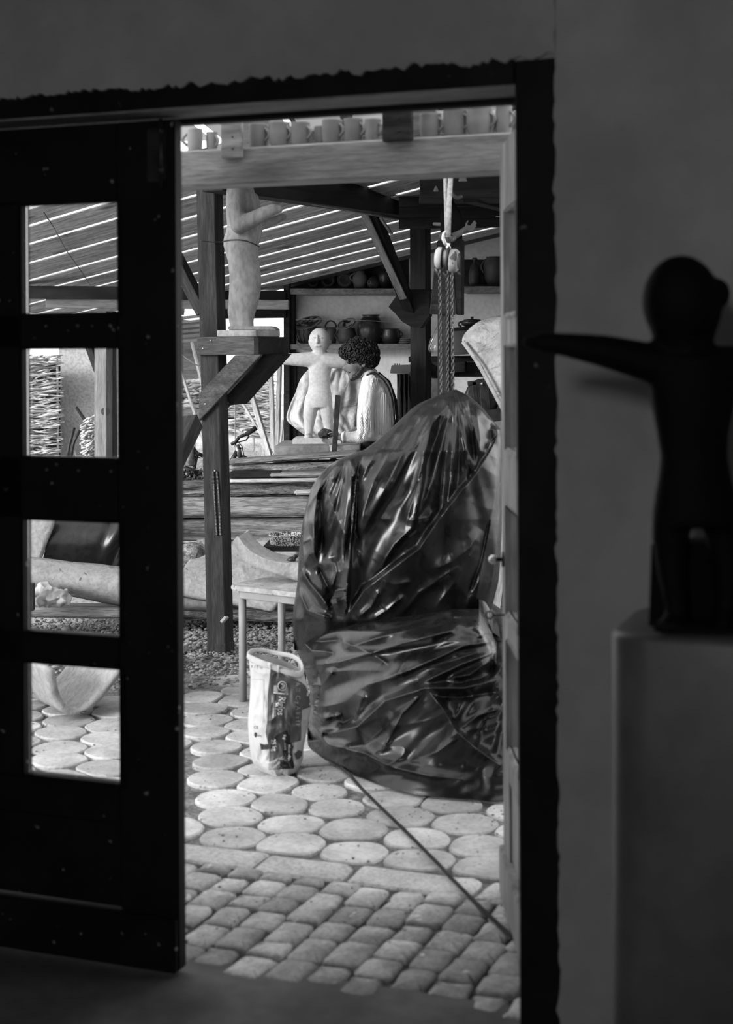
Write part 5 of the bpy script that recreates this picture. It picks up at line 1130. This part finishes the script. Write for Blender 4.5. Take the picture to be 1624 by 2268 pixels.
for s in (-.085, .085):
    hx = hipc + Vector((0, s, 0)); sk += limb([(hx, .085), (Vector((hx.x - .02, hx.y, .50)), .058), (Vector((hx.x, hx.y, .10)), .043), (Vector((hx.x - .10, hx.y, .045)), .038)])
arm = limb([(H_(822, 850, -.06), .05), (H_(808, 950, -.16), .042), (H_(772, 968, -.20), .034), (H_(757, 968, -.21), .026)]); sk += arm
sk += limb([(H_(832, 850, .22), .05), (H_(820, 948, .30), .042), (H_(780, 975, .22), .034), (H_(757, 978, .14), .026)])
hy = -.215
sk += [sphere_geo(H_(746, 968, hy), (10.5 * kh, 5 * kh, 7 * kh), 12, 8)]
fr = 2.6 * kh
def fing(*p, r=1.0): return limb([(H_(x, y, hy + d), fr * r * (1 - .08 * i)) for i, (x, y, d) in enumerate(p)])
sk += fing((749, 963, -.01), (741, 959, -.028), (733, 958, -.03), (727, 961, -.026), r=1.1)                   # thumb over the lump
sk += fing((740, 964, .012), (729, 968, .02), (720, 968, .012), (714, 963, .0))                              # index
sk += fing((739, 969, -.005), (728, 974, .0), (718, 974, .0), (711, 969, -.006))                             # middle
sk += fing((740, 973, -.012), (730, 979, -.01), (720, 980, -.008), (713, 976, -.01), r=.95)                  # ring
sk += fing((743, 976, -.015), (735, 983, -.02), (726, 985, -.02), (719, 982, -.016), r=.85)                  # little
hy2 = .13
sk += [sphere_geo(H_(747, 980, hy2), (9 * kh, 5 * kh, 6 * kh), 12, 8)]
for i, dy in enumerate((-.03, -.01, .01, .03)): sk += limb([(H_(742, 980, hy2 + dy), fr), (H_(733, 982, hy2 + dy), fr * .95), (H_(727, 986, hy2 + dy), fr * .85)])
sk += limb([(H_(749, 976, hy2 - .02), fr), (H_(742, 973, hy2 - .035), fr)])
organic('body', sk, .0058, m_skin, man, 2)
# beard shade and hair
br_ = []
for s in (-1, 1): br_ += limb([(H_(804, 808, s * 24 * kh), 4 * kh), (H_(801, 818, s * 21 * kh), 5.5 * kh), (H_(795, 828, s * 16 * kh), 6.5 * kh), (H_(787, 835, s * 9 * kh), 6.5 * kh), (H_(780, 838, 0), 6 * kh)])
br_ += limb([(H_(776, 824.5, -9 * kh), 2.2 * kh), (H_(770.5, 824, 0), 2.6 * kh), (H_(776, 824.5, 9 * kh), 2.2 * kh)]) + [sphere_geo(H_(792, 832), (10 * kh, 13 * kh, 7 * kh), 12, 8)]
bd = organic('beard', br_, .0045, m_hair, man, 2)
for v in bd.data.vertices: v.co += noise.noise_vector(v.co * 130) * .005
for s in (-1, 1):
    tube('eyebrow', [H_(768.5, 801, s * 5 * kh), H_(770, 799, s * 10 * kh), H_(775, 800, s * 16 * kh)], 1.5 * kh, m_hair, man, 6)
    multi('eye', [sphere_geo(H_(770, 807, s * 8.5 * kh), (2.6 * kh, 3.2 * kh, 1.8 * kh), 10, 6)], m_hair, man)
cu2 = [sphere_geo(H_(799, 779), (36 * kh, 33 * kh, 25 * kh), 20, 12), sphere_geo(H_(813, 790), (24 * kh, 30 * kh, 25 * kh), 18, 12)]
rh = random.Random(5)
for i in range(620):
    th_, ph = rh.uniform(0, 2 * math.pi), math.acos(rh.uniform(-1, 1)); d = Vector((math.sin(ph) * math.cos(th_), math.sin(ph) * math.sin(th_), math.cos(ph)))
    rr_ = rh.uniform(.90, 1.06); c = H_(796, 782) + Vector((d.x * 40, d.y * 36, d.z * 31)) * kh * rr_
    if d.z < -.1: c += Vector((14 * kh * (-d.z), 0, 0))
    px_, py_ = proj(c)
    if py_ > 818 + (px_ - 800) * .05 or (px_ < 786 and py_ > 806) or (px_ < 800 and py_ > 812) or (d.y < -.2 and px_ < 797 and py_ > 801): continue
    ax = d.cross(Vector((rh.random() - .5, rh.random() - .5, rh.random() - .5))).normalized(); bx_ = d.cross(ax); R0 = rh.uniform(3.0, 5.4) * kh
    cu2.append(tube_geo([c + ax * R0 * math.cos(q) + bx_ * R0 * math.sin(q) + d * R0 * .35 * q / 3 for q in [j * 1.0 for j in range(8)]], 1.5 * kh, 5))
tag(multi('hair', cu2, m_hair, man), kind='stuff')
# sweater: torso and sleeves
sw = []
tw = [(826, 812, 838), (834, 806, 850), (845, 802, 860), (862, 799, 868), (885, 798, 873), (910, 797, 876), (935, 797, 876), (955, 798, 873), (968, 800, 869), (975, 803, 866)]
sw.append(loft_geo([(H_((l + r) / 2, y, .05), (r - l) / 2 * kh, np.interp(y, [826, 840, 870, 940, 975], [.075, .15, .185, .19, .165])) for y, l, r in tw[::-1]], 28))
sw += limb([(H_(820, 846, -.085), 20 * kh), (H_(814, 880, -.13), 20 * kh), (H_(809, 920, -.17), 19 * kh), (H_(809, 950, -.19), 19 * kh), (H_(808, 962, -.2), 17 * kh)])
sw += limb([(H_(812, 960, -.195), 18 * kh), (H_(796, 968, -.205), 15 * kh), (H_(778, 968, -.21), 12.5 * kh), (H_(763, 967, -.213), 10.5 * kh)])
sw += limb([(H_(832, 848, .2), 20 * kh), (H_(822, 950, .27), 18 * kh), (H_(784, 974, .22), 14 * kh), (H_(764, 978, .15), 10 * kh)])
sw += limb([(H_(806, 826, .0), 12 * kh), (H_(824, 828, .08), 14 * kh)])
swo = organic('sweater', sw, .0075, m_knit, man, 5)
# cables and ribs knitted into the sleeve and body
def onarm(t, off):                                     # along the outer side of the sleeve
    pts_ = [(822, 838), (815, 868), (810, 900), (806, 930), (806, 952), (800, 972)]; f = t * (len(pts_) - 1); i = min(int(f), len(pts_) - 2); u_ = f - i
    return pts_[i][0] + (pts_[i + 1][0] - pts_[i][0]) * u_ + off, pts_[i][1] + (pts_[i + 1][1] - pts_[i][1]) * u_, -.085 - .125 * min(1, t * 1.35) - 19.3 * kh
for off in (-6, 4):
    g_ = []
    for s in (0, math.pi):
        g_.append(tube_geo([H_(onarm(t, off)[0] + 1.6 * math.sin(t * 46 + s), onarm(t, off)[1], onarm(t, off)[2] + .010 * (abs(off) / 6)) for t in [i / 70 for i in range(71)]], 1.5 * kh, 5))
    multi('cable_stitch', g_, m_knit, swo)
for i, off in enumerate((11, 15)):
    tube('knit_rib', [H_(onarm(t, off)[0], onarm(t, off)[1], onarm(t, off)[2] + .02 + .008 * i) for t in [i_ / 20 for i_ in range(21)]], 1.0 * kh, m_knit, swo, 5)
for i in range(9):
    x = 829 + i * 5
    tube('knit_rib', [H_(x + (y - 850) * .02, y, .05 - np.interp(y, [840, 870, 940, 975], [.15, .185, .19, .165]) * math.sqrt(max(.02, 1 - ((x + (y - 850) * .02 - 837) / 40) ** 2)) - .001) for y in range(862 + i * 2, 968, 8)], .9 * kh, m_knit, swo, 5)
tube('sleeve_cuff', [H_(764, 957, -.2), H_(761, 960, -.235), H_(759, 967, -.25), H_(760, 974, -.235), H_(763, 977, -.2), H_(764, 972, -.18), H_(765, 963, -.18)], 3.2 * kh, m_knit, swo, 8, True)
tube('sweater_hem', [H_(835 + 34.5 * math.cos(a), 972, .05 + .17 * math.sin(a)) for a in [i * math.pi / 12 for i in range(24)]], 4 * kh, m_knit, swo, 8, True)
tube('collar', [H_(812 + 16 * math.cos(a), 828 - 5 * math.cos(a) + 2 * math.sin(a), .03 + .075 * math.sin(a)) for a in [i * math.pi / 9 for i in range(18)]], 4.5 * kh, m_knit, swo, 8, True)
trz = [loft_geo([(H_((l + r) / 2, y, .07), (r - l) / 2 * kh, .16) for y, l, r in ((968, 803, 867), (990, 801, 870), (1010, 802, 872), (1030, 806, 870))][::-1], 22)]
for s in (-.085, .085):
    hx = hipc + Vector((0, s, 0)); trz += limb([(hx - Z * .02, .10), (Vector((hx.x - .02, hx.y, .5)), .08), (Vector((hx.x, hx.y, .14)), .065), (Vector((hx.x, hx.y, .07)), .066)])
organic('trousers', trz, .011, m_trouser, man, 3)
for s in (-.085, .085):
    hx = hipc + Vector((0, s, 0)); organic('shoe', limb([(Vector((hx.x + .02, hx.y, .05)), .05), (Vector((hx.x - .13, hx.y, .042)), .042)]), .01, m_darkcloth, man, 3)
def strap(name, pts_): tube(name, pts_, 6.5 * kh, m_trouser, man, 8, False, .22, Vector((0, 1, 0)))
tube('suspender', [H_(812, 832, -.115), H_(823, 826, -.11), H_(836, 830, -.125), H_(850, 842, -.13), H_(860, 858, -.135), H_(868, 880, -.125), H_(872, 905, -.11), H_(874, 935, -.10), H_(870, 968, -.08)], [3.5 * kh] * 9, m_trouser, man, 8, False, .6)
tube('suspender', [H_(838, 826, .1), H_(862, 846, .08), H_(876, 885, .05), H_(880, 925, .03), H_(874, 968, .02)], [4.5 * kh] * 5, m_trouser, man, 8, False, .8)
# thing in his hand
gs = [sphere_geo(H_(721, 958, hy), (15 * kh, 11 * kh, 9 * kh), 14, 10), sphere_geo(H_(735, 961, hy), (11 * kh, 9 * kh, 6 * kh), 12, 8), sphere_geo(H_(712, 963, hy), (8 * kh, 8 * kh, 8 * kh), 12, 8)]
lm = organic('scouring_pad', gs, .006, m_sack, None, 2)
for v in lm.data.vertices: v.co += noise.noise_vector(v.co * 60) * .006
lm.data.materials[0] = mat('dark_wire_wool', .02, .06, 40, rough=.9, bump=1); tag(lm, 'dark shaggy scouring pad held in the hand of the man', 'pad')
fb = [tube_geo([P(733 + rh.uniform(-3, 3), 985, 9.9), P(735 + rh.uniform(-3, 3), 1000, 9.88), P(735 + rh.uniform(-4, 4), 1018, 9.87), P(734 + rh.uniform(-5, 5), 1034, 9.87)], .0018, 4) for i in range(26)]
tag(multi('straw_tuft', fb, m_straw, None), 'wispy tuft of straw hanging over the bench edge', 'straw', kind='stuff')
# ================================================================ HEADLESS TORSO ON THE BRACKET
YT = 8.12; kt = YT / F
def T_(px, py, dy=0.0): return P(px, py, YT + dy)
tz = thing('sculpture', T_(535, 729), 'tall weathered wooden torso with raised forearms on the post bracket', 'sculpture')
rw_ = [(396, 512, 556), (412, 503, 561), (440, 500, 568), (470, 501, 576), (500, 503, 581), (515, 500, 581), (530, 495, 577), (545, 495, 573), (560, 500, 572), (580, 505, 575), (605, 508, 578), (630, 508, 579), (650, 507, 577), (670, 506, 573), (690, 504, 567), (710, 507, 562), (731, 510, 563)]
gs = [loft_geo([(T_((l + r) / 2, y), (r - l) / 2 * kt, (r - l) * .36 * kt) for y, l, r in rw_[::-1]], 26)]
gs += limb([(T_(522, 420, -.06), 21 * kt), (T_(523, 470, -.085), 20 * kt), (T_(530, 498, -.09), 20 * kt), (T_(555, 488, -.1), 18 * kt), (T_(588, 471, -.1), 15 * kt), (T_(606, 464, -.1), 13 * kt), (T_(618, 463, -.1), 9 * kt)])
gs += limb([(T_(560, 440, .06), 14 * kt), (T_(575, 500, .08), 12 * kt), (T_(605, 490, .1), 10 * kt), (T_(628, 480, .1), 8 * kt)])
gs += limb([(T_(538, 385), 13 * kt), (T_(542, 360), 26 * kt)])
organic('torso_body', gs, .0065, m_torso, tz, 3)
tube('waist_wire', [T_(492, 536, .02), T_(497, 534, -.04), T_(512, 531, -.068), T_(530, 531, -.075), T_(548, 534, -.072), T_(563, 540, -.05), T_(574, 546, -.01), T_(574, 546, .04)], .003, m_metal_dark, tz, 6)
tube('waist_wire', [T_(494, 536, .0), T_(470, 536, .06), T_(446, 534, .02)], .003, m_metal_dark, tz, 6)
prism('torso_foot', [T_(505, 722, -.05), T_(600, 722, -.05), T_(612, 731, -.05), T_(505, 731, -.05)], (.02, .12, 0), m_torso, tz, .004)
# ================================================================ CHAIN HOIST
YC = 7.2; kc = YC / F
def C_(px, py, dy=0.0): return P(px, py, YC + dy)
ch = thing('chain_hoist', C_(990, 610), 'chipped pale chain hoist hanging from a strap over the tarpaulin', 'hoist')
tube('lifting_strap', [C_(986, 318), C_(987, 420), C_(989, 480), C_(990, 525)], [.009] * 4, m_strap, ch, 8, False, .25, Vector((0, 1, 0)))
tube('lifting_strap', [C_(1000, 318, -.01), C_(998, 400, -.012), C_(995, 450, -.014), C_(993, 525, -.012)], [.012] * 4, m_strap, ch, 8, False, .25, Vector((0, 1, 0)))
tube('hook', [C_(993, 545), C_(986, 538), C_(982, 528), C_(983, 518), C_(988, 512), C_(995, 511)], [.009, .010, .010, .009, .007, .004], m_brass, ch, 8)
tube('hook_eye', [C_(1000 + 7 * math.cos(a), 527 + 8 * math.sin(a)) for a in [i * math.pi / 6 for i in range(12)]], .007, m_metal_dark, ch, 7, True)
lathe('swivel', [(.010, 0), (.013, .01), (.009, .02), (.012, .03)], C_(993, 553), m_brass, ch, 12)
hx_ = (Vector((1, -.25, -.08))).normalized(); Mh = Vector((0, 0, 1)).rotation_difference(hx_).to_matrix()
def drum(name, px, py, prof, m): return lathe(name, prof, C_(px, py), m, ch, 28, Mh)
drum('side_cover', 965, 571, [(.006, 0), (.040, .001), (.052, .012), (.052, .030), (.046, .034)], m_hoist)
drum('side_plate', 978, 572, [(.046, 0), (.054, .001), (.054, .007), (.04, .008)], m_metal_dark); drum('chain_wheel', 983, 572, [(.038, 0), (.040, .001), (.040, .02), (.03, .021)], m_hoist)
drum('side_plate', 992, 573, [(.048, 0), (.058, .001), (.058, .008), (.04, .009)], m_metal_dark); drum('gear_cover', 997, 577, [(.052, 0), (.056, .004), (.056, .028), (.048, .038), (.02, .040), (.004, .040)], m_hoist)
drum('gear_face', 1013, 578, [(.038, 0), (.040, .003), (.036, .008), (.004, .009)], m_metal_dark)
for s in (962, 1003): tube('chain_guide', [C_(s + 2, 590), C_(s + 8, 603), C_(s + 14, 610)], .010, m_metal_dark, ch, 8)
tube('hook', [C_(984, 602), C_(986, 612), C_(996, 613), C_(1000, 604)], .010, m_metal_dark, ch, 8)
def chain(x0, y0, x1, y1):
    a, b = C_(x0, y0, -.02), C_(x1, y1, -.02); n_ = int((a - b).length / .0155); geo = []
    for i in range(n_):
        c = a.lerp(b, (i + .5) / n_); ev = i % 2; d1_ = Vector((1, .35, 0)).normalized() if ev else Vector((-.35, 1, 0)).normalized()
        geo.append(tube_geo([c + d1_ * .0058 * math.cos(q) + Z * (.0062 * math.sin(q) + (.005 if math.sin(q) > 0 else -.005)) for q in [.2 + j * math.pi / 5 for j in range(10)]], .0021, 5, True))
    return tag(multi('chain', geo, mat('dark_chain_steel', .05, .12, 30, rough=.35, bump=.1, metallic=.6), ch), kind='stuff')
chain(974, 598, 978, 885); chain(991, 600, 992, 880); chain(1001, 602, 1004, 872)
tag(bar('hoist_rail', P(860, 333, 7.2), P(1280, 333, 7.2), .06, .05, m_metal_dark, None), 'dark steel rail behind the mug beam carrying the hoist strap', 'rail')
# ================================================================ DARK FIGURE WITH A PALE HAND
YD = 8.7; kd = YD / F
def D_(px, py, dy=0.0): return P(px, py, YD + dy)
dfg = thing('sculpture', D_(988, 727), 'dark skirted wooden figure with a pale raised hand behind the hoist', 'sculpture')
gs = [loft_geo([(D_(x, y), r * kd, r * .62 * kd) for x, y, r in ((1000, 535, 25), (1000, 515, 25), (1000, 490, 25), (998, 468, 22), (996, 450, 12), (996, 440, 9))], 20), sphere_geo(D_(996, 425), (14 * kd, 14 * kd, 17 * kd), 16, 10)]
organic('figure_torso', gs, .009, m_figure_black, dfg, 4)
prism('skirt_board', [D_(970, 532, -.06), D_(1000, 530, -.06), D_(1010, 697, -.06), D_(953, 695, -.06)], (.0, .10, 0), m_wood_post, dfg, .003)
prism('skirt_board', [D_(1000, 530, -.05), D_(1024, 530, -.05), D_(1023, 697, -.05), D_(1010, 697, -.05)], (.02, .10, 0), m_wood_dark, dfg, .003)
bar('support_post', D_(984, 690), D_(984, 1000), .06, .06, m_wood_post, dfg, up=W)
fa = limb([(D_(980, 522, -.08), 8 * kd), (D_(990, 532, -.09), 9 * kd), (D_(1008, 522, -.1), 8 * kd), (D_(1022, 514, -.1), 6.5 * kd), (D_(1030, 508, -.1), 6 * kd)])
fa += [sphere_geo(D_(1037, 505, -.1), (8 * kd, 3.5 * kd, 7 * kd), 12, 8)]
for p in (((1041, 503), (1047, 496), (1052, 489)), ((1043, 506), (1050, 500), (1055, 494)), ((1042, 509), (1049, 506), (1054, 501)), ((1040, 511), (1046, 510), (1050, 507))): fa += limb([(D_(x, y, -.1), (2.5 - .25 * i) * kd) for i, (x, y) in enumerate(p)])
fa += limb([(D_(1032, 503, -.1), 2.4 * kd), (D_(1033, 496, -.1), 2.2 * kd), (D_(1037, 489, -.1), 1.9 * kd)])
organic('pale_arm', fa, .004, mat('pale_carved_wood', .08, .12, 12, rough=.8, bump=.2), dfg, 2)
organic('arm_stub', limb([(D_(962, 496), 4 * kd), (D_(978, 497), 4.5 * kd)]), .005, m_clay_dark, dfg, 2)
# ================================================================ OUTSIDE ON THE LEFT: FENCES, POLES, BICYCLE
def wattle(name, x0, x1, y0, y1, Y, n, label, stakes, tilt=0.0, amp=2.2, rr0=2.6):
    k = Y / F; t = thing(name, P((x0 + x1) / 2, y1, Y), label, 'fence'); geo = []; rs = random.Random(int(x0 + 999))
    for i in range(n):
        y = y0 + (y1 - y0) * (i + rs.random()) / n; a = x0 - rs.uniform(0, 12) + (rs.random() ** 3) * (x1 - x0) * .5; b = x1 + rs.uniform(-4, 10) - (rs.random() ** 3) * (x1 - x0) * .5
        if b - a < 14: continue
        m_ = 7; ph = rs.random() * 6.28; sl = rs.gauss(tilt, .05); r0 = rs.uniform(.55, 1.15) * rr0 * k; dz = rs.uniform(-.05, .05); pp = []
        for j in range(m_):
            s = j / (m_ - 1); x = a + (b - a) * s; pp.append(P(x, y + sl * (x - x0) + amp * math.sin(ph + s * 7) + rs.uniform(-1, 1), Y + dz + .05 * math.sin(ph * 2 + s * 11)))
        geo.append(tube_geo(pp, [r0 * (1 - .4 * j / (m_ - 1)) for j in range(m_)], 5))
    tag(multi('twigs', geo, m_twig, t), kind='stuff')
    for x in stakes:
        q_ = P(x + 2, y1 + 6, Y + .02); q_.z = min(q_.z, bank(q_.x, q_.y) - .02); tube('stake', [P(x, y0 - 4, Y + .03), q_], 2.6 * k, m_twig, t, 7)
    prism('fence_back', [P(x0, y0 + 14, Y + .14), P(x1, y0 + 14, Y + .14), P(x1, y1, Y + .14), P(x0, y1, Y + .14)], (0, .02, 0), m_boarddark, t)
    return t
wattle('wattle_fence', 20, 133, 792, 1040, 12.6, 210, 'woven wattle fence panel seen through the second door pane', (70, 98, 127), -.08)
wattle('wattle_fence', 395, 470, 846, 905, 13.4, 70, 'loose heap of woven twigs left of the post', (430,), -.12)
wattle('wattle_fence', 470, 606, 826, 962, 13.4, 190, 'wattle fence of peeled sticks right of the post', (560, 590), .03, 3.0)
wattle('brushwood_screen', 190, 232, 930, 1040, 11.9, 70, 'rounded woven screen beside the knotted post', (205,), -.45, 2.5)
tag(block('plaster_pier', [(130, 700), (260, 700), (260, 1060), (130, 1060)], .1, mat('bright_render', .5, .66, 6, rough=.95, bump=.3, fine=(50, .7)), 'bright rendered wall behind the wattle panel', 'wall', 12.9))
kpst = thing('knotted_post', P(232, 1100, 11.2), 'knotted pale post seen through the second door pane', 'post')
bar('post_shaft', P(230, 1120, 11.2), P(230, 690, 11.2), .10, .10, m_wood_beam, kpst, up=W); bar('post_edge', P(252, 1120, 11.25), P(250, 690, 11.25), .03, .06, m_wood_post, kpst, up=W)
bar('brace', P(192, 750, 11.2), P(218, 822, 11.2), .05, .05, m_wood_post, kpst, up=W)
lathe('knot', [(.032, 0), (.03, .001), (.022, .0025), (.006, .0015)], P(233, 911, 11.145), m_wood_brown, kpst, 16, Matrix.Rotation(math.radians(90), 3, 'X'))
tag(tube('bent_pipe', [P(150, 1030, 11.6), P(151, 1000, 11.6), P(155, 980, 11.6), P(165, 947, 11.6)], .012, m_metal_dark, None), 'left one of two bent dark pipes by the bright wall', 'pipe'); tag(tube('bent_pipe', [P(157, 1030, 11.6), P(159, 1000, 11.6), P(164, 978, 11.6), P(177, 953, 11.6)], .012, m_metal_dark, None), 'right one of two bent dark pipes by the bright wall', 'pipe')

sd_ = thing('shed', P(400, 850, 16), 'low dark shed with slatted roof beyond the yard', 'shed')
prism('shed_wall', [P(330, 768, 16), P(470, 768, 16), P(470, 1000, 16), P(330, 1000, 16)], (0, 1.5, 0), m_fencewood, sd_)
for i in range(6): bar('roof_slat', P(330, 762 - i * 10, 15.7 + i * .25), P(470, 752 - i * 11, 15.7 + i * .25), .2, .03, m_shed, sd_)
prism('shed_side', [P(330, 700, 17.2), P(450, 712, 17.2), P(450, 770, 17.2), P(330, 770, 17.2)], (0, .05, 0), m_shed, sd_)
tag(bar('white_board', P(380, 688, 11.96), P(408, 690, 11.96), .04, .055, m_wood_beam, None), 'pale board end sticking out beside the steel pole', 'board')
tag(tube('steel_pole', [P(396, 1060, 12.0), P(396, 706, 12.0)], .021, m_metal, None, 12), 'light steel pole just right of the dark door leaf', 'pole')
def stick(name, pts_, w_, m, label, cat='pole', group='poles leaning behind the workshop'):
    d_ = (pts_[1] - pts_[0]).normalized(); q_ = pts_[1].copy()
    while q_.z > bank(q_.x, q_.y) and q_.z > 0: q_ += d_ * .02
    pts_ = (pts_[0], q_); return tag(bar(name, *pts_, w_, w_, m, None, up=W), label, cat, group)
stick('leaning_pole', (P(425, 758, 12.6), P(445, 840, 12.5)), .022, m_wood_light, 'pale stick leaning left of the post below the shed')
stick('leaning_pole', (P(394, 800, 12.2), P(420, 880, 12.2)), .022, m_wood_light, 'short pale stick leaning against the steel pole')
stick('leaning_pole', (P(551, 852, 11.6), P(600, 1018, 11.4)), .036, m_wood_light, 'white squared pole leaning before the wattle fence')
stick('leaning_pole', (P(536, 890, 12.2), P(568, 945, 12.1)), .02, m_twig, 'thin branch leaning among the sticks')
stick('short_stick', (P(169, 902, 12.4), P(196, 942, 12.3)), .02, m_wood_dark, 'short dark stick leaning at the bright wall', 'stick')
stick('fence_pole', (P(600, 806, 12.4), P(604, 940, 12.4)), .034, m_wood_light, 'pale upright pole at the right end of the wattle fence')
stick('fence_pole', (P(620, 790, 12.0), P(614, 1002, 11.9)), .034, m_wood_light, 'white upright pole beside the pottery shelf')
stick('fence_pole', (P(627, 930, 11.9), P(620, 1002, 11.9)), .018, m_wood_light, 'thin white stick at the foot of the pottery shelf')
stick('fence_pole', (P(521, 894, 12.0), P(521, 1040, 12.0)), .008, m_wood_light, 'very thin white rod along the post')
tag(tube('slack_cable', [P(396, 782, 12.0), P(430, 806, 10.8), P(470, 822, 9.4), HP(500, 838, WP + .112)], .004, m_metal_dark, None, 6), 'black cable sagging across behind the post', 'cable')
bk = thing('bicycle', P(530, 1030, 10.9), 'bicycle with bent handlebar parked right of the post', 'bicycle')
def B2(x, y, d=0): return P(x, y, 10.9 + d)
tube('handlebar', [B2(512, 984), B2(522, 979), B2(530, 968), B2(540, 964), B2(554, 958), B2(566, 948)], .012, m_metal_dark, bk); tube('grip', [B2(546, 962), B2(568, 947)], .017, m_darkcloth, bk.children[0])
tube('head_tube', [B2(524, 985), B2(532, 1012)], .02, m_metal, bk); tube('frame_tube', [B2(531, 990), B2(515, 1018), B2(500, 1050)], .017, m_metal_dark, bk); tube('fork', [B2(532, 1010), B2(538, 1060)], .014, m_metal_dark, bk)
tube('brake_cable', [B2(520, 986), B2(527, 978), B2(536, 988), B2(540, 1006), B2(541, 1018)], .004, m_metal_dark, bk, 6); tube('brake_lever', [B2(526, 980), B2(546, 974), B2(552, 966)], .006, m_metal_dark, bk, 6)
tube('front_wheel', [B2(540 + 34 * math.cos(a) * .4, 1075 + 62 * math.sin(a)) for a in [i * math.pi / 12 for i in range(24)]], .018, m_darkcloth, bk, 7, True)
b3 = thing('bicycle', P(425, 1060, 11.0), 'bicycle with lamp and basket parked left of the post', 'bicycle')
def B3(x, y, d=0): return P(x, y, 11.0 + d)
tube('handlebar', [B3(418, 982), B3(424, 986), B3(430, 996), B3(437, 1004), B3(450, 1010)], .014, m_metal_dark, b3); lathe('lamp_can', [(.035, 0), (.04, .01), (.032, .14), (.03, .15)], B3(421, 1032), m_metal, b3, 18)
tube('brake_cable', [B3(415, 1000), B3(420, 990), B3(428, 1000), B3(438, 1012), B3(446, 1015)], .004, m_metal_dark, b3, 6); tube('frame_tube', [B3(437, 1004), B3(430, 1040), B3(422, 1080)], .012, m_metal_dark, b3)
lathe('saddle_plate', [(.02, 0), (.085, .006), (.09, .012), (.05, .02)], B3(424, 1042), m_metal_dark, b3, 20, Matrix.Rotation(math.radians(14), 3, 'Y'))
rs = random.Random(3)
lf = []
for i in range(320):
    q_ = B3(rs.uniform(394, 449), rs.uniform(1042, 1070), rs.uniform(-.09, .09)); a_ = Vector((rs.gauss(0, 1), rs.gauss(0, 1), rs.gauss(0, 1))).normalized(); b_ = a_.cross(Vector((rs.random(), rs.random(), rs.random()))).normalized(); l_ = rs.uniform(.015, .035)
    lf.append(([q_ - a_ * l_, q_ + b_ * l_ * .35, q_ + a_ * l_, q_ - b_ * l_ * .35], [(0, 1, 2, 3)]))
tag(multi('basket_fill', lf, m_leaf, b3), kind='stuff')
# dry grass tufts on the bank
tf = []
for i in range(900):
    x = rs.uniform(-3.6, -.7); y = rs.uniform(11.4, 13.2); z = bank(x, y); l = rs.uniform(.04, .12); a = rs.uniform(-.04, .04)
    tf.append(([Vector((x - .004, y, z - .01)), Vector((x + .004, y, z - .01)), Vector((x + a, y + a * .5, z + l))], [(0, 1, 2)]))
tag(multi('grass_tufts', tf, m_straw, None, False), 'dry pale grass on the bank behind the yard', 'grass', kind='stuff')

tag(bar('dark_lintel', P(486, 676, 12.1), P(634, 674, 12.1), .1, 60 * 12.1 / F, m_wood_dark, None), 'dark lintel board between the torso and the pottery shelf', 'board')
tag(bar('dark_lintel', P(330, 655, 12.05), P(486, 655, 12.05), .1, 46 * 12.05 / F, m_wood_dark, None), 'dark lintel board left of the timber post under the roof', 'board')
